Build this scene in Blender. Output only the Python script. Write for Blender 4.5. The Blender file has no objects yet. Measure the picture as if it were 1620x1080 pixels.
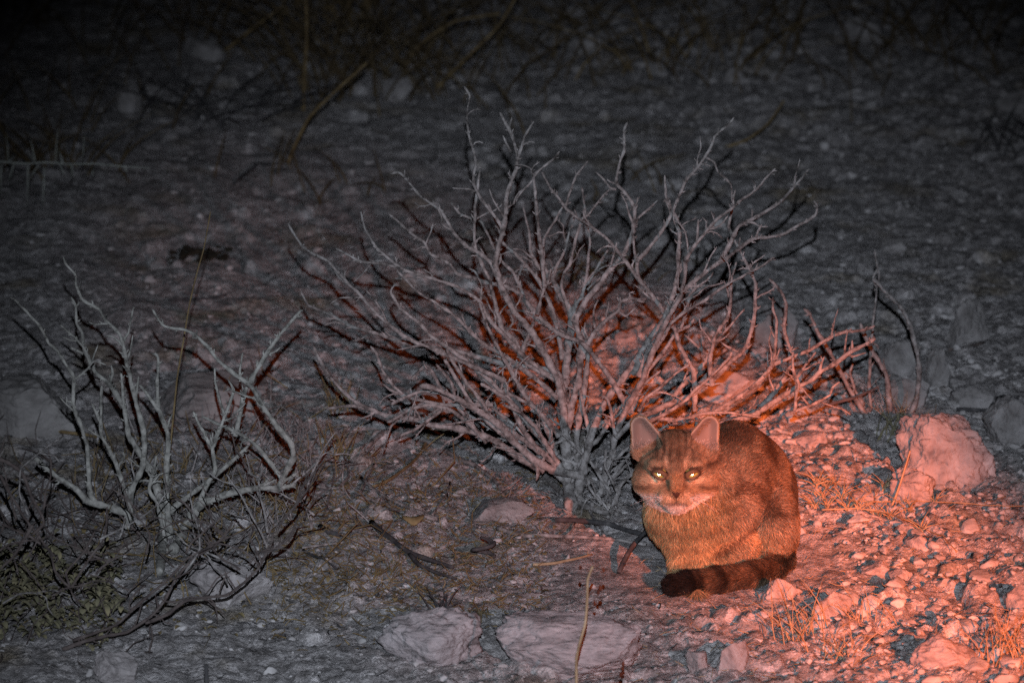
import bpy, math, random
import numpy as np
from mathutils import Vector, Matrix

S = bpy.context.scene
col = S.collection
rng = np.random.default_rng(7)
random.seed(7)
R = math.radians

# ------------------------------------------------------------------ camera, sky, lights, exposure
CAM_H = 2.05
TILT = R(14.85)
FPX = 7240.0                       # focal length in pixels of a 1620 px wide frame
cam_d = bpy.data.cameras.new('camera')
cam = bpy.data.objects.new('camera', cam_d); col.objects.link(cam)
cam.location = (0, 0, CAM_H)
cam.rotation_euler = (R(90) - TILT, 0, 0)
cam_d.sensor_width = 36.0
cam_d.lens = 36.0 * FPX / 1620.0
cam_d.clip_start = 0.05
cam_d.clip_end = 2000
cam_d.dof.use_dof = True
cam_d.dof.focus_distance = 6.72
cam_d.dof.aperture_fstop = 6.7
S.camera = cam

w = bpy.data.worlds.new('World'); S.world = w
w.use_nodes = True
nt = w.node_tree; nt.nodes.clear()
sky = nt.nodes.new('ShaderNodeTexSky'); sky.sky_type = 'NISHITA'; sky.sun_disc = False
sky.sun_elevation = R(-6); sky.sun_rotation = R(150)
bg = nt.nodes.new('ShaderNodeBackground'); bg.inputs['Strength'].default_value = 0.004
wo = nt.nodes.new('ShaderNodeOutputWorld')
nt.links.new(sky.outputs[0], bg.inputs['Color']); nt.links.new(bg.outputs[0], wo.inputs['Surface'])

def spot(name, loc, target, power, color, half_deg, blend, radius):
    l = bpy.data.lights.new(name, 'SPOT'); o = bpy.data.objects.new(name, l); col.objects.link(o)
    l.energy = power; l.color = color; l.spot_size = R(half_deg * 2); l.spot_blend = blend
    l.shadow_soft_size = radius
    o.location = loc
    o.rotation_euler = (Vector(target) - Vector(loc)).to_track_quat('-Z', 'Y').to_euler()
    return o
# the photographer's flash on a bracket above the lens
spot('flash', (0.004, 0.0, CAM_H + 0.215), (0.07, 6.68, 0.0), 1400.0, (0.85, 0.955, 1.13), 10.2, 1.0, 0.004)
# the hand-held red-filtered spotlight two metres to the right
spot('red_spotlight', (2.15, 0.0, 2.0), (0.47, 6.50, 0.02), 6500.0, (1.0, 0.175, 0.042), 3.3, 1.0, 0.035)
spot('red_spotlight_spill', (2.15, 0.0, 2.0), (0.24, 6.48, 0.02), 800.0, (1.0, 0.17, 0.045), 5.2, 1.0, 0.035)

S.view_settings.view_transform = 'Standard'
S.view_settings.look = 'None'
S.view_settings.exposure = 0.0
S.view_settings.gamma = 1.0
S.render.engine = 'CYCLES'
S.cycles.use_denoising = False
S.cycles.max_bounces = 4
S.cycles.diffuse_bounces = 2
S.cycles.glossy_bounces = 2
S.cycles.transmission_bounces = 2
S.cycles.sample_clamp_indirect = 2.0

# ------------------------------------------------------------------ helpers
def _h(i, j, k, seed):
    n = (i * 374761393 + j * 668265263 + k * 2147483647 + seed * 974634777) & 0xFFFFFFFF
    n = ((n ^ (n >> 13)) * 1274126177) & 0xFFFFFFFF
    n = ((n ^ (n >> 16)) * 2246822519) & 0xFFFFFFFF
    return ((n ^ (n >> 15)) & 0xFFFFFF) / float(0xFFFFFF) * 2 - 1

def vnoise(x, y, z=None, seed=0):
    x = np.asarray(x, float); y = np.asarray(y, float)
    ix = np.floor(x).astype(np.int64); iy = np.floor(y).astype(np.int64)
    fx = x - ix; fy = y - iy
    ux = fx * fx * fx * (fx * (fx * 6 - 15) + 10); uy = fy * fy * fy * (fy * (fy * 6 - 15) + 10)
    def plane(k):
        a = _h(ix, iy, k, seed); b = _h(ix + 1, iy, k, seed); c = _h(ix, iy + 1, k, seed); d = _h(ix + 1, iy + 1, k, seed)
        return (a * (1 - ux) + b * ux) * (1 - uy) + (c * (1 - ux) + d * ux) * uy
    if z is None:
        return plane(0)
    z = np.asarray(z, float); iz = np.floor(z).astype(np.int64); fz = z - iz
    uz = fz * fz * fz * (fz * (fz * 6 - 15) + 10)
    return plane(iz) * (1 - uz) + plane(iz + 1) * uz

def fbm3(p, scale, octaves=4, seed=0, gain=0.5):
    out = 0; a = 1.0; s = scale
    for o in range(octaves):
        out = out + a * vnoise(p[..., 0] * s + 13.1 * o, p[..., 1] * s + 7.7 * o, p[..., 2] * s + 3.3 * o, seed + o)
        a *= gain; s *= 2.03
    return out

def base_z(x, y):
    """the lie of the land, without its rubble"""
    x = np.asarray(x, float); y = np.asarray(y, float)
    h = 0.022 * vnoise(x * 1.3 + 4.2, y * 0.8 + 1.7, seed=11) + 0.010 * vnoise(x * 3.1, y * 2.3, seed=12)
    far = np.clip((y - 7.3) / 6.0, 0, 30)
    near = np.clip(1 - np.hypot((x - 0.30) / 0.45, (y - 6.40) / 0.40), 0, 1)
    return h * (1 - near) + 0.16 * far / (1 + 0.12 * far)

CT, ST = math.cos(TILT), math.sin(TILT)
def ray(px, py):
    dx = (px - 810.0) / FPX; dy = (540.0 - py) / FPX
    return np.array([dx, CT + dy * ST, -ST + dy * CT])
def at_Y(px, py, Y):
    d = ray(px, py); t = Y / d[1]
    return np.array([d[0] * t, Y, CAM_H + d[2] * t])
def ground(px, py, dz=0.0):
    d = ray(px, py); t = 6.0
    for _ in range(25):
        p = d * t + np.array([0, 0, CAM_H])
        g = float(base_z(p[0], p[1])) + dz
        t += (g - p[2]) / d[2] * 0.9
    p = d * t + np.array([0, 0, CAM_H])
    return p
def pxsize(Y):                      # metres per photo pixel at ground distance Y
    return math.hypot(Y, CAM_H) / FPX

class MB:
    """collects pieces that become ONE mesh object"""
    def __init__(s): s.v = []; s.f = []; s.n = 0; s.m = []
    def add(s, v, f, mat=0):
        v = np.asarray(v, float); s.v.append(v)
        off = s.n
        s.f.extend([tuple(i + off for i in q) for q in f]); s.m.extend([mat] * len(f))
        s.n += len(v)
    def tube(s, P, r, sides=6, mat=0, cap=True):
        P = np.asarray(P, float); n = len(P); r = np.broadcast_to(np.asarray(r, float), (n,))
        T = np.gradient(P, axis=0); T /= np.linalg.norm(T, axis=1)[:, None] + 1e-12
        up = np.array([0.31, 0.52, 0.79])
        a = np.cross(T, up); a /= np.linalg.norm(a, axis=1)[:, None] + 1e-9
        b = np.cross(T, a)
        th = np.arange(sides) * 2 * math.pi / sides
        V = P[:, None, :] + r[:, None, None] * (np.cos(th)[None, :, None] * a[:, None, :] + np.sin(th)[None, :, None] * b[:, None, :])
        V = V.reshape(-1, 3); F = []
        for i in range(n - 1):
            for j in range(sides):
                k = (j + 1) % sides
                F.append((i * sides + j, i * sides + k, (i + 1) * sides + k, (i + 1) * sides + j))
        if cap:
            F.append(tuple(range(sides - 1, -1, -1))); F.append(tuple((n - 1) * sides + j for j in range(sides)))
        s.add(V, F, mat)
    def build(s, name, mats, parent=None, smooth=True):
        me = bpy.data.meshes.new(name)
        V = np.concatenate(s.v) if s.v else np.zeros((0, 3))
        if parent is not None:
            V = V - np.array(parent.matrix_world.translation if parent.parent is None else (0, 0, 0))
        me.from_pydata(V.tolist(), [], s.f)
        for m_ in (mats if isinstance(mats, (list, tuple)) else [mats]): me.materials.append(m_)
        me.polygons.foreach_set('material_index', np.array(s.m, dtype=np.int32))
        if smooth: me.polygons.foreach_set('use_smooth', np.ones(len(s.f), dtype=bool))
        me.update()
        o = bpy.data.objects.new(name, me); col.objects.link(o)
        if parent is not None: o.parent = parent
        return o

def grid_mesh(name, V, F, mat):
    me = bpy.data.meshes.new(name)
    me.vertices.add(len(V)); me.vertices.foreach_set('co', np.ascontiguousarray(V, dtype=np.float32).ravel())
    k = F.shape[1]
    me.loops.add(F.size); me.loops.foreach_set('vertex_index', F.astype(np.int32).ravel())
    me.polygons.add(len(F)); me.polygons.foreach_set('loop_start', np.arange(len(F), dtype=np.int32) * k)
    try: me.polygons.foreach_set('loop_total', np.full(len(F), k, dtype=np.int32))
    except Exception: pass
    me.polygons.foreach_set('use_smooth', np.ones(len(F), dtype=bool))
    me.materials.append(mat); me.update(); me.validate()
    o = bpy.data.objects.new(name, me); col.objects.link(o)
    return o

def tag(o, label=None, cat=None, group=None, kind=None):
    if label: o['label'] = label
    if cat: o['category'] = cat
    if group: o['group'] = group
    if kind: o['kind'] = kind
    return o
def empty(name, loc):
    o = bpy.data.objects.new(name, None); col.objects.link(o)
    o.location = tuple(float(c) for c in loc); o.empty_display_size = 0.05
    o.matrix_world = Matrix.Translation(o.location)
    return o

def smooth_line(P, step):
    P = np.asarray(P, float)
    if len(P) == 2:
        n = max(3, int(np.linalg.norm(P[1, :2] - P[0, :2]) / step))
        t = np.linspace(0, 1, n)[:, None]
        return P[0] * (1 - t) + P[1] * t
    Q = np.vstack([2 * P[0] - P[1], P, 2 * P[-1] - P[-2]]); out = []
    for i in range(1, len(Q) - 2):
        n = max(2, int(np.linalg.norm(Q[i + 1, :2] - Q[i, :2]) / step))
        t = (np.arange(n) / n)[:, None]
        p0, p1, p2, p3 = Q[i - 1], Q[i], Q[i + 1], Q[i + 2]
        m1, m2 = (p2 - p0) * .27, (p3 - p1) * .27; t2, t3 = t * t, t * t * t
        out.append((2 * t3 - 3 * t2 + 1) * p1 + (t3 - 2 * t2 + t) * m1 + (3 * t2 - 2 * t3) * p2 + (t3 - t2) * m2)
    out.append(P[-1:]); return np.vstack(out)

# ------------------------------------------------------------------ materials
def mat(name, rough=0.9, spec=0.15):
    m = bpy.data.materials.new(name); m.use_nodes = True
    b = m.node_tree.nodes['Principled BSDF']; b.inputs['Roughness'].default_value = rough
    b.inputs['Specular IOR Level'].default_value = spec
    return m, m.node_tree, b
def noisy(name, stops, scale=30.0, detail=6.0, rough=0.92, bump=0.4, bump_scale=200.0, bump_dist=0.002, stretch=(1, 1, 1), spec=0.15, distort=0.0, layer=None):
    """colour ramp over object-space noise, with a fine bump; stops: (position, rgb)"""
    m, t, b = mat(name, rough, spec)
    tc = t.nodes.new('ShaderNodeTexCoord'); mp = t.nodes.new('ShaderNodeMapping'); mp.inputs['Scale'].default_value = stretch
    t.links.new(tc.outputs['Object'], mp.inputs[0])
    n = t.nodes.new('ShaderNodeTexNoise'); n.inputs['Scale'].default_value = scale; n.inputs['Detail'].default_value = detail
    n.inputs['Roughness'].default_value = 0.62; n.inputs['Distortion'].default_value = distort
    t.links.new(mp.outputs[0], n.inputs['Vector'])
    r = t.nodes.new('ShaderNodeValToRGB')
    while len(r.color_ramp.elements) < len(stops): r.color_ramp.elements.new(0.5)
    for e, (p, c) in zip(r.color_ramp.elements, stops): e.position = p; e.color = (*c, 1)
    t.links.new(n.outputs['Fac'], r.inputs[0])
    out = r.outputs[0]
    if layer:
        n3 = t.nodes.new('ShaderNodeTexNoise'); n3.inputs['Scale'].default_value = layer[0]; n3.inputs['Detail'].default_value = 3
        t.links.new(mp.outputs[0], n3.inputs['Vector'])
        r3 = t.nodes.new('ShaderNodeValToRGB'); r3.color_ramp.elements[0].position = layer[1]; r3.color_ramp.elements[1].position = layer[2]
        t.links.new(n3.outputs['Fac'], r3.inputs[0])
        mx = t.nodes.new('ShaderNodeMix'); mx.data_type = 'RGBA'
        t.links.new(r3.outputs[0], mx.inputs[0]); t.links.new(out, mx.inputs[6]); mx.inputs[7].default_value = (*layer[3], 1)
        out = mx.outputs[2]
    t.links.new(out, b.inputs['Base Color'])
    if bump:
        n2 = t.nodes.new('ShaderNodeTexNoise'); n2.inputs['Scale'].default_value = bump_scale; n2.inputs['Detail'].default_value = 5
        n2.inputs['Roughness'].default_value = 0.65
        t.links.new(mp.outputs[0], n2.inputs['Vector'])
        bp = t.nodes.new('ShaderNodeBump'); bp.inputs['Strength'].default_value = bump; bp.inputs['Distance'].default_value = bump_dist
        t.links.new(n2.outputs['Fac'], bp.inputs['Height']); t.links.new(bp.outputs[0], b.inputs['Normal'])
    return m
M = {}
M['ground'] = noisy('calcrete_soil', [(0.28, (0.145, 0.130, 0.124)), (0.44, (0.275, 0.253, 0.243)), (0.56, (0.35, 0.326, 0.315)), (0.72, (0.46, 0.432, 0.42))],
                    scale=30, detail=12, bump=1.0, bump_scale=210, bump_dist=0.005, layer=(6.5, 0.56, 0.74, (0.185, 0.15, 0.105)))
def speckle(m, scale, lo, hi):
    """small stones of differing paleness lying in the soil"""
    t = m.node_tree; b = t.nodes['Principled BSDF']; src = b.inputs['Base Color'].links[0].from_socket
    tc = t.nodes.new('ShaderNodeTexCoord')
    for sc, l, h in ((scale, lo, hi), (scale * 2.3, lo * 1.05, hi * .97)):
        nz = t.nodes.new('ShaderNodeTexNoise'); nz.inputs['Scale'].default_value = sc * .8
        mx = t.nodes.new('ShaderNodeMix'); mx.data_type = 'VECTOR'; mx.inputs[0].default_value = .03
        t.links.new(tc.outputs['Object'], nz.inputs['Vector']); t.links.new(tc.outputs['Object'], mx.inputs[4]); t.links.new(nz.outputs['Color'], mx.inputs[5])
        v = t.nodes.new('ShaderNodeTexVoronoi'); v.inputs['Scale'].default_value = sc; t.links.new(mx.outputs[1], v.inputs['Vector'])
        sp = t.nodes.new('ShaderNodeSeparateColor'); t.links.new(v.outputs['Color'], sp.inputs[0])
        mr = t.nodes.new('ShaderNodeMapRange'); mr.inputs['To Min'].default_value = l; mr.inputs['To Max'].default_value = h; t.links.new(sp.outputs[0], mr.inputs[0])
        m2 = t.nodes.new('ShaderNodeMix'); m2.data_type = 'RGBA'; m2.blend_type = 'MULTIPLY'; m2.inputs[0].default_value = 1
        t.links.new(src, m2.inputs[6]); t.links.new(mr.outputs[0], m2.inputs[7]); src = m2.outputs[2]
    t.links.new(src, b.inputs['Base Color'])
speckle(M['ground'], 75, .66, 1.38)
M['rock'] = noisy('pale_calcrete_rock', [(0.30, (0.11, 0.098, 0.096)), (0.44, (0.27, 0.242, 0.233)), (0.56, (0.345, 0.312, 0.30)), (0.70, (0.46, 0.424, 0.41))], scale=24, detail=12,
                  bump=0.9, bump_scale=90, bump_dist=0.006, distort=0.8)
M['layered_rock'] = noisy('layered_grey_rock', [(0.30, (0.09, 0.083, 0.082)), (0.44, (0.26, 0.235, 0.232)), (0.56, (0.34, 0.308, 0.304)), (0.70, (0.46, 0.425, 0.42))], scale=20, detail=12,
                  bump=1.0, bump_scale=40, bump_dist=0.007, stretch=(1, 1, 2.6), distort=1.2)
M['dark_rock'] = noisy('weathered_dark_rock', [(0.3, (0.11, 0.10, 0.095)), (0.5, (0.21, 0.195, 0.185)), (0.7, (0.30, 0.28, 0.265))], scale=14, detail=8, bump=0.9, bump_scale=80, bump_dist=0.006)
M['dusty_rock'] = noisy('soil_coated_rock', [(0.30, (0.12, 0.108, 0.102)), (0.46, (0.22, 0.203, 0.194)), (0.58, (0.28, 0.26, 0.25)), (0.72, (0.38, 0.355, 0.345))], scale=26, detail=12, bump=1.0, bump_scale=110, bump_dist=0.006)
M['pebble'] = noisy('rubble_stone', [(0.30, (0.20, 0.185, 0.176)), (0.48, (0.34, 0.317, 0.305)), (0.68, (0.50, 0.472, 0.456))], scale=26, detail=8, bump=0.7, bump_scale=170, bump_dist=0.003)
M['bark'] = noisy('grey_thorn_bark', [(0.34, (0.055, 0.048, 0.044)), (0.49, (0.195, 0.176, 0.165)), (0.67, (0.35, 0.325, 0.31))], scale=85, detail=8, bump=1.0, bump_scale=300, bump_dist=0.0015)
M['pale_bark'] = noisy('bleached_bark', [(0.33, (0.075, 0.071, 0.063)), (0.48, (0.225, 0.215, 0.192)), (0.66, (0.38, 0.365, 0.33))], scale=75, detail=8, bump=1.0, bump_scale=300, bump_dist=0.0015)
M['dark_bark'] = noisy('dark_red_bark', [(0.3, (0.045, 0.036, 0.034)), (0.5, (0.085, 0.066, 0.060)), (0.7, (0.14, 0.115, 0.105))], scale=60, detail=5, bump=0.7, bump_scale=300, bump_dist=0.001)
M['char'] = noisy('charred_wood', [(0.3, (0.025, 0.023, 0.024)), (0.55, (0.055, 0.052, 0.052)), (0.75, (0.12, 0.11, 0.105))], scale=60, detail=5, bump=0.8, bump_scale=250, bump_dist=0.001)
M['straw'] = noisy('dry_straw', [(0.3, (0.19, 0.13, 0.075)), (0.5, (0.31, 0.225, 0.135)), (0.7, (0.42, 0.32, 0.20))], scale=40, detail=4, bump=0)
M['dull_straw'] = noisy('weathered_straw', [(0.3, (0.09, 0.062, 0.030)), (0.5, (0.165, 0.115, 0.056)), (0.7, (0.26, 0.19, 0.095))], scale=30, detail=4, bump=0)
M['brown_grass'] = noisy('dark_dry_grass', [(0.3, (0.045, 0.030, 0.015)), (0.5, (0.085, 0.060, 0.032)), (0.7, (0.14, 0.105, 0.06))], scale=20, detail=4, bump=0)
M['leaf'] = noisy('dusty_olive_leaf', [(0.3, (0.09, 0.086, 0.055)), (0.5, (0.165, 0.150, 0.092)), (0.7, (0.26, 0.22, 0.125))], scale=35, detail=4, bump=0.3, bump_scale=300, bump_dist=0.001)
M['dung'] = noisy('dark_dung', [(0.3, (0.012, 0.010, 0.007)), (0.6, (0.026, 0.021, 0.014)), (0.8, (0.05, 0.04, 0.026))], scale=60, detail=4, bump=0.6, bump_scale=200, bump_dist=0.002)
M['thorn'] = noisy('white_thorn', [(0.3, (0.22, 0.23, 0.20)), (0.5, (0.33, 0.34, 0.30)), (0.7, (0.42, 0.43, 0.38))], scale=40, detail=3, bump=0)
M['yellow_leaf'] = noisy('yellow_dead_leaf', [(0.3, (0.11, 0.08, 0.038)), (0.5, (0.18, 0.135, 0.065)), (0.7, (0.25, 0.20, 0.10))], scale=50, detail=4, bump=0.4, bump_scale=300, bump_dist=0.001)
M['seed'] = noisy('red_brown_seed', [(0.3, (0.05, 0.012, 0.006)), (0.6, (0.11, 0.03, 0.015)), (0.8, (0.16, 0.05, 0.025))], scale=60, detail=3, bump=0)

# ------------------------------------------------------------------ the ground: one sheet to the horizon, its rubble modelled in
def spaced(fine, grow, lo, hi):
    a = list(np.concatenate([np.arange(s, e, d) for s, e, d in fine])); d = fine[-1][2]
    while a[-1] < hi: d *= grow; a.append(a[-1] + d)
    d = fine[0][2]
    while a[0] > lo: d *= grow; a.insert(0, a[0] - d)
    return np.array(a)
xs = spaced([(-1.28, 1.28, 0.0042)], 1.22, -70, 70)
ys = spaced([(5.55, 8.2, 0.0052), (8.2, 11.3, 0.009)], 1.2, -6, 160)
GX, GY = np.meshgrid(xs, ys, indexing='ij')
GZ = base_z(GX, GY)
inside = (np.abs(GX) < 1.6) & (GY > 5.2) & (GY < 12.0)
xi, yi = GX[inside], GY[inside]
rough = 0.50 + 0.50 * np.clip(.7 * vnoise(xi * 1.6, yi * 1.2, seed=40) + 0.55 * np.tanh((xi - 0.22) * 4), -1, 1)
d = 0.007 * vnoise(xi * 9, yi * 8, seed=21) + 0.0040 * vnoise(xi * 22, yi * 20, seed=22)
d += rough * (0.0045 * (1 - 2 * np.abs(vnoise(xi * 42, yi * 38, seed=23))) + 0.0036 * vnoise(xi * 85, yi * 80, seed=24))
d += 0.0030 * vnoise(xi * 170, yi * 160, seed=25)
wx, wy = xi + 0.012 * vnoise(xi * 30, yi * 30, seed=26), yi + 0.014 * vnoise(xi * 30, yi * 26, seed=27)
clod = vnoise(wx * 34, wy * 26, seed=28); d += (rough - .25).clip(0, 1) * 0.015 * np.tanh(np.clip(clod - .05, 0, 1) * 7) * (.7 + .3 * vnoise(xi * 60, yi * 60, seed=29))
flat_cat = np.clip(np.hypot((xi - 0.30) / 0.17, (yi - 6.42) / 0.16) - 0.75, 0, 1)      # the cat has trodden its seat smooth
GZ[inside] += d * (0.25 + 0.75 * flat_cat)
# embedded stones pushed up out of the soil
NST = 5000
sx = rng.uniform(-1.25, 1.25, NST); sy = 5.6 + 5.6 * rng.uniform(0, 1, NST) ** 1.35
sr = 0.0035 + 0.011 * rng.pareto(2.9, NST).clip(0, 1.9)
for k in range(NST):
    x0, y0, r0 = sx[k], sy[k], sr[k]
    if math.hypot((x0 - 0.30) / 0.17, (y0 - 6.42) / 0.16) < 1: continue
    right = 1 / (1 + math.exp(-(x0 - 0.2) * 6))
    if rng.uniform() > 0.45 + 0.55 * right: continue
    a = rng.uniform(0, math.pi); el = rng.uniform(0.6, 1.0); hh = r0 * rng.uniform(0.4, 0.9)
    i0, i1 = np.searchsorted(xs, [x0 - r0 * 1.3, x0 + r0 * 1.3]); j0, j1 = np.searchsorted(ys, [y0 - r0 * 1.3, y0 + r0 * 1.3])
    if i1 - i0 < 2 or j1 - j0 < 2: continue
    X = GX[i0:i1, j0:j1] - x0; Y = GY[i0:i1, j0:j1] - y0
    u = (X * math.cos(a) + Y * math.sin(a)) / r0; v = (-X * math.sin(a) + Y * math.cos(a)) / (r0 * el)
    n = 0.75 * vnoise(X * 1.1 / r0 + k, Y * 1.1 / r0, seed=31)
    q = 1 - (np.abs(u) ** 2.2 + np.abs(v) ** 2.2) * (1 + n)
    dome = hh * np.clip(q, 0, 1) ** .38 * (1 + .35 * vnoise(X * 2.2 / r0 + k, Y * 2.2 / r0, seed=32)) + 0.12 * hh * (u * rng.uniform(-1, 1) + v * rng.uniform(-1, 1)) * (q > 0)
    b0 = base_z(x0, y0)
    GZ[i0:i1, j0:j1] = np.where(q > 0, np.maximum(GZ[i0:i1, j0:j1], b0 + dome - 0.001), GZ[i0:i1, j0:j1])
nx, ny = len(xs), len(ys)
V = np.stack([GX, GY, GZ], -1).reshape(-1, 3)
I = np.arange(nx * ny).reshape(nx, ny)
F = np.stack([I[:-1, :-1], I[1:, :-1], I[1:, 1:], I[:-1, 1:]], -1).reshape(-1, 4)
tag(grid_mesh('ground', V, F, M['ground']), kind='structure')
def top_z(x, y):
    i = int(np.clip(np.searchsorted(xs, x), 0, nx - 1)); j = int(np.clip(np.searchsorted(ys, y), 0, ny - 1))
    return float(GZ[i, j])

# ------------------------------------------------------------------ icosphere kit, rocks and rubble
_ico = {}
def ico(n):
    if n not in _ico:
        import bmesh
        bm = bmesh.new(); bmesh.ops.create_icosphere(bm, subdivisions=n, radius=1.0)
        v = np.array([p.co[:] for p in bm.verts]); f = [tuple(p.index for p in q.verts) for q in bm.faces]; bm.free()
        _ico[n] = (v, f)
    return _ico[n]
def rock_shape(seed, sub, cuts, rough, layers=0.0, box=1.0):
    g = np.random.default_rng(seed); v, f = ico(sub); v = v.copy()
    if box < 1: v = np.sign(v) * np.abs(v) ** box
    for _ in range(cuts):
        n = g.normal(size=3); n /= np.linalg.norm(n); c = g.uniform(0.50, 0.86) * (1.18 if box < .8 else 1)
        t = v @ n - c; v = v - np.clip(t, 0, None)[:, None] * n * 0.96
    p = v.copy()
    rd = 1 - 2 * np.abs(fbm3(p + seed * .7, 2.6, 2, seed + 21)); r = 1 + .8 * rough * fbm3(p + seed * 1.7, 1.3, 5, seed) + 0.38 * rough * fbm3(p + seed, 6.0, 5, seed + 9, .6) + .28 * rough * rd
    v = v * r[:, None]
    if layers:
        z = v[:, 2] * 6 + 0.8 * fbm3(p, 1.6, 3, seed + 4)
        st = np.abs((z % 1.0) - 0.5) * 2
        v[:, :2] *= (1 - layers * (st ** 3))[:, None]
    return v, f
def rock(x0, y0, x1, y1, label, seed, m='rock', depth=0.8, cuts=9, rough=0.16, yaw=None, layers=0.0, group=None, sub=None, sink=0.34, name='rock', box=None):
    """a stone whose visible outline spans this piece of the photograph, standing on the ground there"""
    base = ground((x0 + x1) / 2, y1)
    px = pxsize(base[1]); wd = (x1 - x0) * px
    dep = math.atan2(CAM_H - base[2], base[1])
    hv = (y1 - y0) * px
    D = wd * depth
    H = max((hv - 0.55 * D * math.sin(dep)) / math.cos(dep), 0.22 * wd)
    c = np.array([base[0], base[1] + D * 0.5 * 0.8, base[2]])
    c[2] = float(base_z(c[0], c[1]))
    v, f = rock_shape(seed, sub or (6 if (x1 - x0) > 140 else 5 if (x1 - x0) > 45 else 4), cuts, rough, layers, box or (.66 if m == 'layered_rock' else .9))
    if m == 'layered_rock': sink = .36
    lo, hi = v.min(0), v.max(0); v = (v - (lo + hi) / 2) / ((hi - lo) / 2)
    a = R(12) * math.sin(seed * 3.1) if yaw is None else yaw
    v = v * np.array([wd / 2 * 1.04, D / 2, H / 2 * (1 + sink)])
    v = np.stack([v[:, 0] * math.cos(a) - v[:, 1] * math.sin(a), v[:, 0] * math.sin(a) + v[:, 1] * math.cos(a), v[:, 2]], 1)
    v[:, 2] += H / 2 * (1 - sink)
    b = MB(); b.add(v, f); o = b.build(name, M[m]); o.location = tuple(c)
    return tag(o, label, 'rock', group)

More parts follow.
